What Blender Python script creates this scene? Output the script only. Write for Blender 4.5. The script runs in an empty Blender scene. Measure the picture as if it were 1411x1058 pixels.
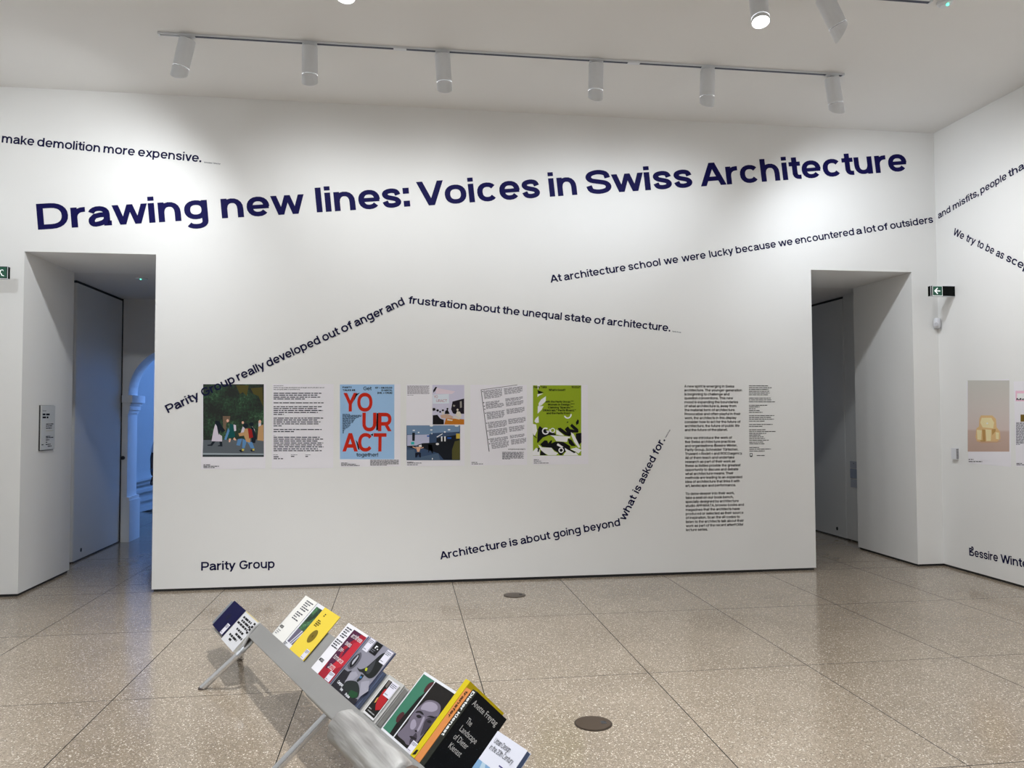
import bpy, math, random
from mathutils import Vector, Matrix
random.seed(7)
S = bpy.context.scene
COL = S.collection
PI = math.pi

# ------------------------------------------------------------------ camera
F_PX, W_PX, H_PX = 1075.55, 1411.0, 1058.0
YAW, PITCH, ROLL = 0.1385, 0.0370, -0.0034
CAM = Vector((0, -7.237, 1.55))
fwd = Vector((math.sin(YAW) * math.cos(PITCH), math.cos(YAW) * math.cos(PITCH), math.sin(PITCH)))
rt = Vector((math.cos(YAW), -math.sin(YAW), 0)); up0 = rt.cross(fwd)
RX = math.cos(ROLL) * rt + math.sin(ROLL) * up0
UP = -math.sin(ROLL) * rt + math.cos(ROLL) * up0
cd = bpy.data.cameras.new('camera'); cam = bpy.data.objects.new('camera', cd); COL.objects.link(cam)
cam.matrix_world = Matrix(((RX.x, UP.x, -fwd.x, CAM.x), (RX.y, UP.y, -fwd.y, CAM.y), (RX.z, UP.z, -fwd.z, CAM.z), (0, 0, 0, 1)))
cd.sensor_width = 36.0; cd.lens = 36.0 * F_PX / W_PX; cd.clip_start = 0.05; cd.clip_end = 100
S.camera = cam
# ------------------------------------------------------------------ world, lights, exposure
wd = bpy.data.worlds.new('world'); S.world = wd; wd.use_nodes = True
wd.node_tree.nodes['Background'].inputs[0].default_value = (0.8, 0.88, 1, 1)
wd.node_tree.nodes['Background'].inputs[1].default_value = 0.05
S.view_settings.view_transform = 'Standard'; S.view_settings.look = 'None'
S.view_settings.gamma = 1.0; S.view_settings.use_curve_mapping = False
S.view_settings.exposure = 0.12
WARM = (0.965, 0.965, 0.97); NEUT = (0.885, 0.94, 1.0)

def spot(name, loc, target, watts, size, blend, color=NEUT, radius=0.05):
    l = bpy.data.lights.new(name, 'SPOT'); l.energy = watts; l.spot_size = math.radians(size); l.spot_blend = blend
    l.color = color; l.shadow_soft_size = radius
    o = bpy.data.objects.new(name, l); COL.objects.link(o); o.location = loc
    o.rotation_euler = (Vector(target) - Vector(loc)).to_track_quat('-Z', 'Y').to_euler()
    o['kind'] = 'helper'
    return o

def area(name, loc, target, watts, sx, sy, color):
    l = bpy.data.lights.new(name, 'AREA'); l.shape = 'RECTANGLE'; l.size = sx; l.size_y = sy; l.energy = watts; l.color = color
    o = bpy.data.objects.new(name, l); COL.objects.link(o); o.location = loc
    o.rotation_euler = (Vector(target) - Vector(loc)).to_track_quat('-Z', 'Y').to_euler()
    o['kind'] = 'helper'
    return o

H_C = 4.4025                      # ceiling height
XL, XR_ = -3.526, 5.3862          # side walls
YT1, YT2 = -1.19, -2.37           # the two tracks in view
WASH = [(-1.61, -1.70, -13), (-0.715, -0.715, 0), (0.30, 0.32, 4), (1.538, 1.532, -1), (2.48, 2.472, -1), (3.575, 3.63, 10)]
for xt, xb, tl in WASH:
    spot('wash_lamp', (xb, YT1 + 0.05, 4.02), (-3.7 if xb < -1 else 5.2 if xb > 3 else xb, 0.0, 2.0 if abs(tl) > 5 else 2.4), 84 if xb < -1 else 76 if xb > 3 else 33, 142, 1.0,
         NEUT if xb > 1 else (0.92, 0.955, 0.985), 0.05)
spot('bench_lamp', (-0.36, YT2 - 0.05, 4.06), (-0.55, -3.1, 0), 440, 108, 0.9, WARM, 0.02)
spot('floor_lamp_light', (2.34, YT2 - 0.10, 4.06), (2.3, -4.6, 0), 160, 80, 0.8, NEUT, 0.05)
spot('side_wash_lamp', (3.08, YT2, 4.08), (5.386, -2.2, 2.2), 130, 100, 0.9, WARM, 0.05)
# added fill spots out of view brighten the gallery
for yy in (-4.6, -6.8):
    for xx, tx, ty in ((-2.6, XL + 0.15 if yy > -5 else XL, -0.25 if yy > -5 else yy), (-1.2, -1.2, yy + 0.9), (1.0, 0.6, yy + 1.0), (2.9, 2.9, yy + 0.9), (4.3, XR_, yy + 0.4)):
        side = abs(tx) > 3.4
        spot('fill_lamp', (xx, yy, 4.08), (tx, ty, 1.8 if side else 0), 200 if side else 140, 110, 0.9, WARM if xx > 2 else NEUT, 0.06)
BLUE = (0.16, 0.38, 1.0)
area('stair_daylight', (-1.0, 3.45, 3.4), (-4.2, 6.0, 1.2), 130, 1.6, 2.2, BLUE)
area('passage_daylight_right', (4.6, 3.9, 1.6), (5.3, 2.0, 0.8), 1.0, 0.6, 1.6, (0.42, 0.6, 1.0))

# ------------------------------------------------------------------ materials
MATS = {}
def mat(name, color, rough=0.6, metal=0.0, noise=None, bump=None, emit=None, spec=None, coat=None):
    if name in MATS: return MATS[name]
    m = bpy.data.materials.new(name); m.use_nodes = True; nt = m.node_tree; b = nt.nodes['Principled BSDF']
    b.inputs['Base Color'].default_value = (*color, 1); b.inputs['Roughness'].default_value = rough; b.inputs['Metallic'].default_value = metal
    if spec is not None: b.inputs['Specular IOR Level'].default_value = spec
    if coat: b.inputs['Coat Weight'].default_value = coat; b.inputs['Coat Roughness'].default_value = 0.15
    if emit: b.inputs['Emission Color'].default_value = (*emit[0], 1); b.inputs['Emission Strength'].default_value = emit[1]
    if noise or bump:
        tc = nt.nodes.new('ShaderNodeTexCoord')
    if noise:   # (scale, amount)
        n = nt.nodes.new('ShaderNodeTexNoise'); n.inputs['Scale'].default_value = noise[0]; n.inputs['Detail'].default_value = 5
        nt.links.new(tc.outputs['Object'], n.inputs['Vector'])
        r = nt.nodes.new('ShaderNodeValToRGB'); k = noise[1]
        r.color_ramp.elements[0].position = 0.3; r.color_ramp.elements[1].position = 0.7
        r.color_ramp.elements[0].color = (*[max(0, c * (1 - k)) for c in color], 1)
        r.color_ramp.elements[1].color = (*[min(1, c * (1 + k)) for c in color], 1)
        nt.links.new(n.outputs['Fac'], r.inputs['Fac']); nt.links.new(r.outputs['Color'], b.inputs['Base Color'])
    if bump:    # (scale, strength)
        n2 = nt.nodes.new('ShaderNodeTexNoise'); n2.inputs['Scale'].default_value = bump[0]; n2.inputs['Detail'].default_value = 3
        nt.links.new(tc.outputs['Object'], n2.inputs['Vector'])
        bp = nt.nodes.new('ShaderNodeBump'); bp.inputs['Strength'].default_value = bump[1]; bp.inputs['Distance'].default_value = 0.005
        nt.links.new(n2.outputs['Fac'], bp.inputs['Height']); nt.links.new(bp.outputs['Normal'], b.inputs['Normal'])
    MATS[name] = m
    return m

def hexc(h):
    return tuple(((int(h[i:i + 2], 16) / 255 + 0.055) / 1.055) ** 2.4 if int(h[i:i + 2], 16) > 10 else int(h[i:i + 2], 16) / 255 / 12.92 for i in (0, 2, 4))

INK_GAIN = [1.3]
def flat(h, rough=0.65):
    k = INK_GAIN[0]
    return mat('print_%s_%d' % (h, round(k * 100)), tuple(min(0.87, c * k) for c in hexc(h)), rough, spec=0.2)

M_WALL = mat('white_wall_paint', (0.84, 0.84, 0.83), 0.85, noise=(1.3, 0.012), bump=(90, 0.05))
M_CEIL = mat('white_ceiling_paint', (0.79, 0.78, 0.765), 0.9, noise=(1.0, 0.012), bump=(70, 0.05))
M_DARK = mat('dark_shadow_gap', (0.03, 0.03, 0.032), 0.7)
M_LEAF = mat('white_door_lacquer', (0.74, 0.74, 0.72), 0.5)
M_INK = mat('navy_vinyl', (0.003, 0.002, 0.066), 0.6, spec=0.15)
M_INK2 = mat('dark_navy_vinyl', (0.006, 0.006, 0.045), 0.6, spec=0.15)
M_BLACK = mat('black_print', (0.008, 0.008, 0.010), 0.7, spec=0.1)
M_PAPER = mat('poster_paper', (0.86, 0.84, 0.89), 0.7)
M_WHITEMET = mat('white_powder_coat', (0.72, 0.74, 0.77), 0.45)
M_TRACKDK = mat('track_slot', (0.03, 0.035, 0.07), 0.5)
M_LAMP = mat('lamp_glow', (1, 1, 1), 0.5, emit=((1, 0.98, 0.95), 14.0))
M_LAMPDIM = mat('lamp_lens', (0.8, 0.8, 0.8), 0.3, emit=((1, 0.98, 0.95), 6.0))
M_ALU = mat('brushed_aluminium', (0.345, 0.34, 0.33), 0.45, 0.4, noise=(3.0, 0.05), bump=(160, 0.05))
M_TUBE = mat('polished_tube', (0.72, 0.74, 0.78), 0.25, 0.9)
def silver_fabric():
    m = bpy.data.materials.new('silver_fabric'); m.use_nodes = True; nt = m.node_tree; L = nt.links; b = nt.nodes['Principled BSDF']
    tc = nt.nodes.new('ShaderNodeTexCoord'); mp = nt.nodes.new('ShaderNodeMapping')
    mp.vector_type = 'TEXTURE'; mp.inputs['Rotation'].default_value = (0, 0, -1.1495); mp.inputs['Scale'].default_value = (0.8, 0.06, 0.06)
    L.new(tc.outputs['Object'], mp.inputs['Vector'])
    n = nt.nodes.new('ShaderNodeTexNoise'); n.inputs['Scale'].default_value = 1.0; n.inputs['Detail'].default_value = 3; n.inputs['Distortion'].default_value = 0.6
    L.new(mp.outputs['Vector'], n.inputs['Vector'])
    r = nt.nodes.new('ShaderNodeValToRGB'); e = r.color_ramp.elements
    e[0].position = 0.33; e[0].color = (0.22, 0.21, 0.20, 1); e[1].position = 0.6; e[1].color = (0.43, 0.42, 0.40, 1)  # crease shade put into the colour, darker where the bump dips
    L.new(n.outputs['Fac'], r.inputs['Fac']); L.new(r.outputs['Color'], b.inputs['Base Color'])
    bp = nt.nodes.new('ShaderNodeBump'); bp.inputs['Strength'].default_value = 0.9; bp.inputs['Distance'].default_value = 0.012
    L.new(n.outputs['Fac'], bp.inputs['Height']); L.new(bp.outputs['Normal'], b.inputs['Normal'])
    b.inputs['Metallic'].default_value = 0.15; b.inputs['Roughness'].default_value = 0.6
    return m
M_BOLSTER = silver_fabric()
M_BROWN = mat('brown_fabric', (0.09, 0.06, 0.045), 0.7, noise=(30, 0.2))
M_SIGN = mat('sign_black', (0.004, 0.005, 0.005), 0.6, spec=0.1)
M_GREEN = mat('sign_green', (0.006, 0.05, 0.03), 0.4, emit=((0.0, 0.12, 0.06), 0.25))
M_SIGNW = mat('sign_white', (0.85, 0.88, 0.87), 0.5, emit=((1, 1, 1), 0.35))
M_PLASTIC = mat('white_plastic', (0.72, 0.73, 0.77), 0.35)
M_SOCKET = mat('bronze_floor_lid', (0.075, 0.05, 0.032), 0.35, 0.4)
M_PAGES = mat('page_edges', (0.68, 0.66, 0.60), 0.8, noise=(300, 0.1))
M_SKIN = mat('brown_skin', (0.07, 0.032, 0.022), 0.55)
M_TEE = mat('white_tee', (0.75, 0.75, 0.75), 0.8)
M_HAIR = mat('black_hair', (0.006, 0.005, 0.005), 0.5)
M_TROUSER = mat('dark_trousers', (0.02, 0.02, 0.03), 0.8)

def terrazzo():
    m = bpy.data.materials.new('terrazzo'); m.use_nodes = True; nt = m.node_tree; L = nt.links; b = nt.nodes['Principled BSDF']
    geo = nt.nodes.new('ShaderNodeNewGeometry')
    oi = nt.nodes.new('ShaderNodeObjectInfo')
    big = nt.nodes.new('ShaderNodeTexNoise'); big.inputs['Scale'].default_value = 1.7; big.inputs['Detail'].default_value = 4
    L.new(geo.outputs['Position'], big.inputs['Vector'])
    ramp = nt.nodes.new('ShaderNodeValToRGB')
    ramp.color_ramp.elements[0].position = 0.3; ramp.color_ramp.elements[0].color = (0.248, 0.200, 0.147, 1)
    ramp.color_ramp.elements[1].position = 0.72; ramp.color_ramp.elements[1].color = (0.312, 0.256, 0.193, 1)
    L.new(big.outputs['Fac'], ramp.inputs['Fac'])
    # per-tile tone
    hue = nt.nodes.new('ShaderNodeHueSaturation')
    mr = nt.nodes.new('ShaderNodeMapRange'); mr.inputs['To Min'].default_value = 0.94; mr.inputs['To Max'].default_value = 1.06
    L.new(oi.outputs['Random'], mr.inputs['Value']); L.new(mr.outputs['Result'], hue.inputs['Value']); L.new(ramp.outputs['Color'], hue.inputs['Color'])
    cur = hue.outputs['Color']
    for scale, thr, col, off in ((105, 0.74, (0.47, 0.40, 0.32, 1), 0), (160, 0.68, (0.41, 0.35, 0.28, 1), 11.3), (125, 0.70, (0.16, 0.13, 0.10, 1), 5.7), (115, 0.90, (0.72, 0.65, 0.55, 1), 3.1)):
        v = nt.nodes.new('ShaderNodeTexVoronoi'); v.inputs['Scale'].default_value = scale
        mp = nt.nodes.new('ShaderNodeMapping'); mp.inputs['Location'].default_value = (off, off * 0.7, 0)
        L.new(geo.outputs['Position'], mp.inputs['Vector']); L.new(mp.outputs['Vector'], v.inputs['Vector'])
        sep = nt.nodes.new('ShaderNodeSeparateColor'); L.new(v.outputs['Color'], sep.inputs['Color'])
        g = nt.nodes.new('ShaderNodeMath'); g.operation = 'GREATER_THAN'; g.inputs[1].default_value = thr; L.new(sep.outputs['Red'], g.inputs[0])
        d = nt.nodes.new('ShaderNodeMath'); d.operation = 'LESS_THAN'; d.inputs[1].default_value = 0.42; L.new(v.outputs['Distance'], d.inputs[0])
        mu = nt.nodes.new('ShaderNodeMath'); mu.operation = 'MULTIPLY'; L.new(g.outputs[0], mu.inputs[0]); L.new(d.outputs[0], mu.inputs[1])
        mx = nt.nodes.new('ShaderNodeMix'); mx.data_type = 'RGBA'; mx.inputs[7].default_value = col
        L.new(mu.outputs[0], mx.inputs[0]); L.new(cur, mx.inputs[6]); cur = mx.outputs[2]
    L.new(cur, b.inputs['Base Color'])
    rr = nt.nodes.new('ShaderNodeMapRange'); rr.inputs['To Min'].default_value = 0.10; rr.inputs['To Max'].default_value = 0.20
    L.new(big.outputs['Fac'], rr.inputs['Value']); L.new(rr.outputs['Result'], b.inputs['Roughness'])
    b.inputs['Specular IOR Level'].default_value = 0.55
    return m
M_FLOOR = terrazzo()

def foliage(sc_=45.0, gain=1.0, nm='photo_foliage'):
    m = bpy.data.materials.new(nm); m.use_nodes = True; nt = m.node_tree; L = nt.links; b = nt.nodes['Principled BSDF']
    tc = nt.nodes.new('ShaderNodeTexCoord')
    n = nt.nodes.new('ShaderNodeTexNoise'); n.inputs['Scale'].default_value = sc_; n.inputs['Detail'].default_value = 6; n.inputs['Roughness'].default_value = 0.8
    L.new(tc.outputs['Object'], n.inputs['Vector'])
    r = nt.nodes.new('ShaderNodeValToRGB'); e = r.color_ramp.elements
    e[0].position = 0.40; e[0].color = (0.002, 0.006, 0.003, 1); e[1].position = 0.74; e[1].color = (0.10 * gain, 0.24 * gain, 0.10 * gain, 1)
    x = e.new(0.55); x.color = (0.010 * gain, 0.048 * gain, 0.018 * gain, 1)
    n2 = nt.nodes.new('ShaderNodeTexNoise'); n2.inputs['Scale'].default_value = sc_ * 0.13; n2.inputs['Detail'].default_value = 2
    L.new(tc.outputs['Object'], n2.inputs['Vector'])
    mr = nt.nodes.new('ShaderNodeMapRange'); mr.inputs['From Min'].default_value = 0.35; mr.inputs['From Max'].default_value = 0.65; mr.inputs['To Min'].default_value = 0.74; mr.inputs['To Max'].default_value = 1.16
    L.new(n2.outputs['Fac'], mr.inputs['Value'])
    mu = nt.nodes.new('ShaderNodeMath'); mu.operation = 'MULTIPLY'; L.new(n.outputs['Fac'], mu.inputs[0]); L.new(mr.outputs['Result'], mu.inputs[1])
    L.new(mu.outputs[0], r.inputs['Fac']); L.new(r.outputs['Color'], b.inputs['Base Color']); b.inputs['Roughness'].default_value = 0.5
    return m
M_FOLIAGE = foliage()
M_FOLIAGE2 = foliage(110.0, 1.6, 'magazine_foliage')

def gradient_pink():
    m = bpy.data.materials.new('print_pink_fade'); m.use_nodes = True; nt = m.node_tree; L = nt.links; b = nt.nodes['Principled BSDF']
    tc = nt.nodes.new('ShaderNodeTexCoord'); sp = nt.nodes.new('ShaderNodeSeparateXYZ'); L.new(tc.outputs['Generated'], sp.inputs[0])
    r = nt.nodes.new('ShaderNodeValToRGB'); e = r.color_ramp.elements
    e[0].position = 0.0; e[0].color = (*hexc('c2a596'), 1); e[1].position = 1.0; e[1].color = (*hexc('c9c7c0'), 1)
    x = e.new(0.29); x.color = (*hexc('c8aea2'), 1); x = e.new(0.32); x.color = (*hexc('d6c5bf'), 1); x = e.new(0.6); x.color = (*hexc('d2c8c2'), 1)
    L.new(sp.outputs[2], r.inputs['Fac']); L.new(r.outputs['Color'], b.inputs['Base Color']); b.inputs['Roughness'].default_value = 0.6
    return m

# ------------------------------------------------------------------ object helpers
def empty(name, loc, label, cat, group=None, rot=None):
    o = bpy.data.objects.new(name, None); COL.objects.link(o); o.location = loc; o.empty_display_size = 0.05
    if rot: o.rotation_euler = rot
    o['label'] = label; o['category'] = cat
    if group: o['group'] = group
    return o

def origin_of(o):
    v = Vector((0, 0, 0))
    while o is not None:
        v = v + Vector(o.location); o = o.parent
    return v

def mesh_obj(name, verts, faces, m, parent=None, smooth=False, loc=None, label=None):
    """verts in world coordinates; the object's origin goes to loc (default: bbox centre)"""
    vs = [Vector(v) for v in verts]
    if loc is None:
        lo = Vector((min(v.x for v in vs), min(v.y for v in vs), min(v.z for v in vs)))
        hi = Vector((max(v.x for v in vs), max(v.y for v in vs), max(v.z for v in vs)))
        loc = (lo + hi) / 2
    loc = Vector(loc)
    me = bpy.data.meshes.new(name); me.from_pydata([tuple(v - loc) for v in vs], [], faces); me.update()
    ms = m if isinstance(m, list) else [m]
    for x in ms: me.materials.append(x)
    if smooth:
        for p in me.polygons: p.use_smooth = True
    o = bpy.data.objects.new(name, me); COL.objects.link(o)
    if parent is not None:
        o.parent = parent; o.location = loc - origin_of(parent)
    else:
        o.location = loc
    if label: o['label'] = label
    return o

def tag(o, label, cat, group=None):
    o['label'] = label; o['category'] = cat
    if group: o['group'] = group
    return o

def struct(o): o['kind'] = 'structure'; return o

class G:
    """collects geometry"""
    def __init__(s): s.v = []; s.f = []
    def add(s, vs, fs):
        k = len(s.v); s.v += [Vector(v) for v in vs]; s.f += [tuple(i + k for i in f) for f in fs]; return s
    def hexa(s, p):   # 8 points: bottom 4 ccw, top 4 ccw
        return s.add(p, [(0, 3, 2, 1), (4, 5, 6, 7), (0, 1, 5, 4), (1, 2, 6, 5), (2, 3, 7, 6), (3, 0, 4, 7)])
    def box(s, x0, x1, y0, y1, z0, z1):
        return s.hexa([(x0, y0, z0), (x1, y0, z0), (x1, y1, z0), (x0, y1, z0), (x0, y0, z1), (x1, y0, z1), (x1, y1, z1), (x0, y1, z1)])
    def tube(s, pts, r, n=12, cap=True):
        pts = [Vector(p) for p in pts]; rs = r if isinstance(r, (list, tuple)) else [r] * len(pts); rings = []
        t0 = (pts[1] - pts[0]).normalized(); a = t0.orthogonal().normalized()
        for i, p in enumerate(pts):
            t = (pts[min(i + 1, len(pts) - 1)] - pts[max(i - 1, 0)]).normalized()
            a = (a - t * a.dot(t)).normalized(); b = t.cross(a)
            rings.append([p + rs[i] * (math.cos(2 * PI * k / n) * a + math.sin(2 * PI * k / n) * b) for k in range(n)])
        vs = [v for rg in rings for v in rg]; fs = []
        for i in range(len(rings) - 1):
            for k in range(n):
                fs.append((i * n + k, i * n + (k + 1) % n, (i + 1) * n + (k + 1) % n, (i + 1) * n + k))
        if cap: fs.append(tuple(range(n - 1, -1, -1))); fs.append(tuple((len(rings) - 1) * n + k for k in range(n)))
        return s.add(vs, fs)
    def obj(s, name, m, parent=None, **k): return mesh_obj(name, s.v, s.f, m, parent, **k)

# ---- mapping photographs' measured points onto real planes
def ray(x, y): return (x - W_PX / 2) / F_PX * RX - (y - H_PX / 2) / F_PX * UP + fwd
def on_plane(x, y, p0, nrm):
    r = ray(x, y); return CAM + r * ((p0 - CAM).dot(nrm) / r.dot(nrm))
PLANES = {'back': (Vector((0, 0, 0)), Vector((0, -1, 0)), Vector((1, 0, 0)), Vector((0, 0, 1))),
          'right': (Vector((XR_, 0, 0)), Vector((-1, 0, 0)), Vector((0, -1, 0)), Vector((0, 0, 1))),
          'reveal': (Vector((-3.2535, 0, 0)), Vector((1, 0, 0)), Vector((0, 1, 0)), Vector((0, 0, 1)))}

# ------------------------------------------------------------------ lettering: a wide grotesque drawn with strokes (cap height 1)
XH = 0.775
def se(cx, cy, rx, ry, a0, a1, n=None, p=2.25):
    """superellipse arc, degrees"""
    n = n or max(3, int(abs(a1 - a0) / 18)); out = []
    for k in range(n + 1):
        t_ = math.radians(a0 + (a1 - a0) * k / n); c, s_ = math.cos(t_), math.sin(t_)
        out.append((cx + rx * math.copysign(abs(c) ** (2 / p), c), cy + ry * math.copysign(abs(s_) ** (2 / p), s_)))
    return out
def crom(pts, sub=5):
    P = [(2 * pts[0][0] - pts[1][0], 2 * pts[0][1] - pts[1][1])] + list(pts) + [(2 * pts[-1][0] - pts[-2][0], 2 * pts[-1][1] - pts[-2][1])]; out = []
    for i in range(1, len(P) - 2):
        p0, p1, p2, p3 = P[i - 1:i + 3]
        for k in range(sub):
            u = k / sub
            out.append(tuple(0.5 * ((2 * p1[j]) + (-p0[j] + p2[j]) * u + (2 * p0[j] - 5 * p1[j] + 4 * p2[j] - p3[j]) * u * u + (-p0[j] + 3 * p1[j] - 3 * p2[j] + p3[j]) * u ** 3) for j in (0, 1)))
    out.append(tuple(pts[-1])); return out
def glyph(ch, w):
    """returns (width, [strokes], [polygons])"""
    h = w * 0.86; a, b = w / 2, h / 2; X = XH; T = 1 - b; XT = X - b; S = []; Pg = []
    def diag(x0, y0, x1, y1, k=1.1): ww = w * k / 2; Pg.append([(x0 - ww, y0), (x0 + ww, y0), (x1 + ww, y1), (x1 - ww, y1)])
    def vst(x, y0, y1): Pg.append([(x - a, y0), (x + a, y0), (x + a, y1), (x - a, y1)])
    def hst(y, x0, x1): Pg.append([(x0, y - b), (x1, y - b), (x1, y + b), (x0, y + b)])
    def dot(x, y, s_=1.1): q_ = a * s_; Pg.append([(x - q_, y - q_), (x + q_, y - q_), (x + q_, y + q_), (x - q_, y + q_)])
    def ring(W, y0, y1, x0=0.0): S.append(se(x0 + W / 2, (y0 + y1) / 2, W / 2 - a, (y1 - y0) / 2 - b, 0, 360, 24))
    def arch(L, R, base, top=XT): S.append([(L, top - 0.30)] + se((L + R) / 2, top - 0.34, (R - L) / 2, 0.34, 172, 0, 9) + [(R, base)])
    if ch == ' ': return 0.30, S, Pg
    base = {'ü': 'u', 'ö': 'o'}.get(ch)
    if base:
        W, S, Pg = glyph(base, w); q_ = a * 1.05
        for x in (W * 0.3, W * 0.7): Pg.append([(x - q_, 0.9 - q_), (x + q_, 0.9 - q_), (x + q_, 0.9 + q_), (x - q_, 0.9 + q_)])
        return W, S, Pg
    if ch == 'o': W = 0.86; ring(W, -0.01, X + 0.01)
    elif ch == 'n': W = 0.80; vst(a, 0, X); arch(a, W - a, 0)
    elif ch == 'h': W = 0.80; vst(a, 0, 1); arch(a, W - a, 0)
    elif ch == 'm': W = 1.24; vst(a, 0, X); arch(a, W / 2, 0); arch(W / 2, W - a, 0)
    elif ch == 'u': W = 0.80; vst(W - a, 0, X); S.append([(x, X - y) for x, y in ([(W - a, XT - 0.30)] + se(W / 2, XT - 0.34, W / 2 - a, 0.34, 8, 180, 9) + [(a, 0)])])
    elif ch == 'r': W = 0.50; vst(a, 0, X); S.append([(a, XT - 0.30)] + se(W - 0.04, XT - 0.32, W - 0.04 - a, 0.32, 172, 90, 5) + [(W, XT)])
    elif ch == 'i': W = w; vst(a, 0, X); Pg.append([(0, 1 - w * 0.85), (w, 1 - w * 0.85), (w, 1.0), (0, 1.0)]) if w < 0.2 else Pg.append([(0, 1.03 - w * 0.75), (w, 1.03 - w * 0.75), (w, 1.03), (0, 1.03)])
    elif ch == 'j': W = w + 0.1; vst(0.1 + a, -0.1, X); S.append([(0.1 + a, -0.1), (0.06 + a, -0.25 + b), (-0.05, -0.25 + b)]); Pg.append([(0.1, 1 - w * 0.8), (0.1 + w, 1 - w * 0.8), (0.1 + w, 1), (0.1, 1)])
    elif ch == 'l': W = w; vst(a, 0, 1)
    elif ch == 't': W = 0.50; x = 0.13 + a; S.append([(x, 0.97), (x, 0.22)] + se(x + 0.18, b + 0.18, 0.18, 0.18, 188, 270, 4) + [(W, b)]); hst(XT, 0, W - 0.01)
    elif ch == 'f': W = 0.50; x = 0.14 + a; S.append([(x, 0), (x, 0.76)] + se(x + 0.18, T - 0.18, 0.18, 0.18, 172, 90, 4) + [(W, T)]); hst(XT, 0, W - 0.01)
    elif ch in 'dbpq':
        W = 0.84; y0, y1 = (0, 1) if ch in 'db' else (-0.25, X)
        vst(W - a if ch in 'dq' else a, y0, y1); ring(W, -0.01, X + 0.01)
    elif ch == 'g':
        W = 0.84; vst(W - a, -0.05, X); ring(W, 0.03, X + 0.01)
        S.append([(W - a, 0.0)] + se(W / 2, -0.05, W / 2 - a, 0.22 - b * 0.2, 0, -150, 8))
    elif ch == 'c': W = 0.80; S.append(se(W / 2 + 0.01, X / 2, W / 2 - a + 0.01, X / 2 - b + 0.01, 38, 322, 16))
    elif ch == 'e': W = 0.83; cy = X / 2; S.append([(W - a, cy - 0.01)] + se(W / 2, cy, W / 2 - a, X / 2 - b + 0.01, 4, 322, 18)); Pg.append([(a, cy - 0.01 - b * 0.85), (W - a * 0.2, cy - 0.01 - b * 0.85), (W - a * 0.2, cy - 0.01 + b * 0.85), (a, cy - 0.01 + b * 0.85)])
    elif ch == 'a':
        W = 0.78; R = W - a - 0.03
        S.append(se(W / 2 - 0.02, XT - 0.22, W / 2 - a - 0.01, 0.22, 165, 0, 8) + [(R, 0.0)])
        S.append([(R, X * 0.56), (0.40, X * 0.555), (0.22, X * 0.50)] + se(0.24, 0.21, 0.24 - a, 0.21 - b + 0.02, 120, 270, 7) + [(0.36, b - 0.005), (0.52, 0.14), (R, 0.24)])
        S.append([(R, 0.14), (R + 0.02, b), (W + 0.02, b)])
    elif ch == 's':
        W = 0.72; L, R = a, W - a; y0, y1 = b - 0.01, XT + 0.01; H_ = y1 - y0
        f = lambda u, v: (L + (R - L) * u, y0 + H_ * v)
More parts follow.
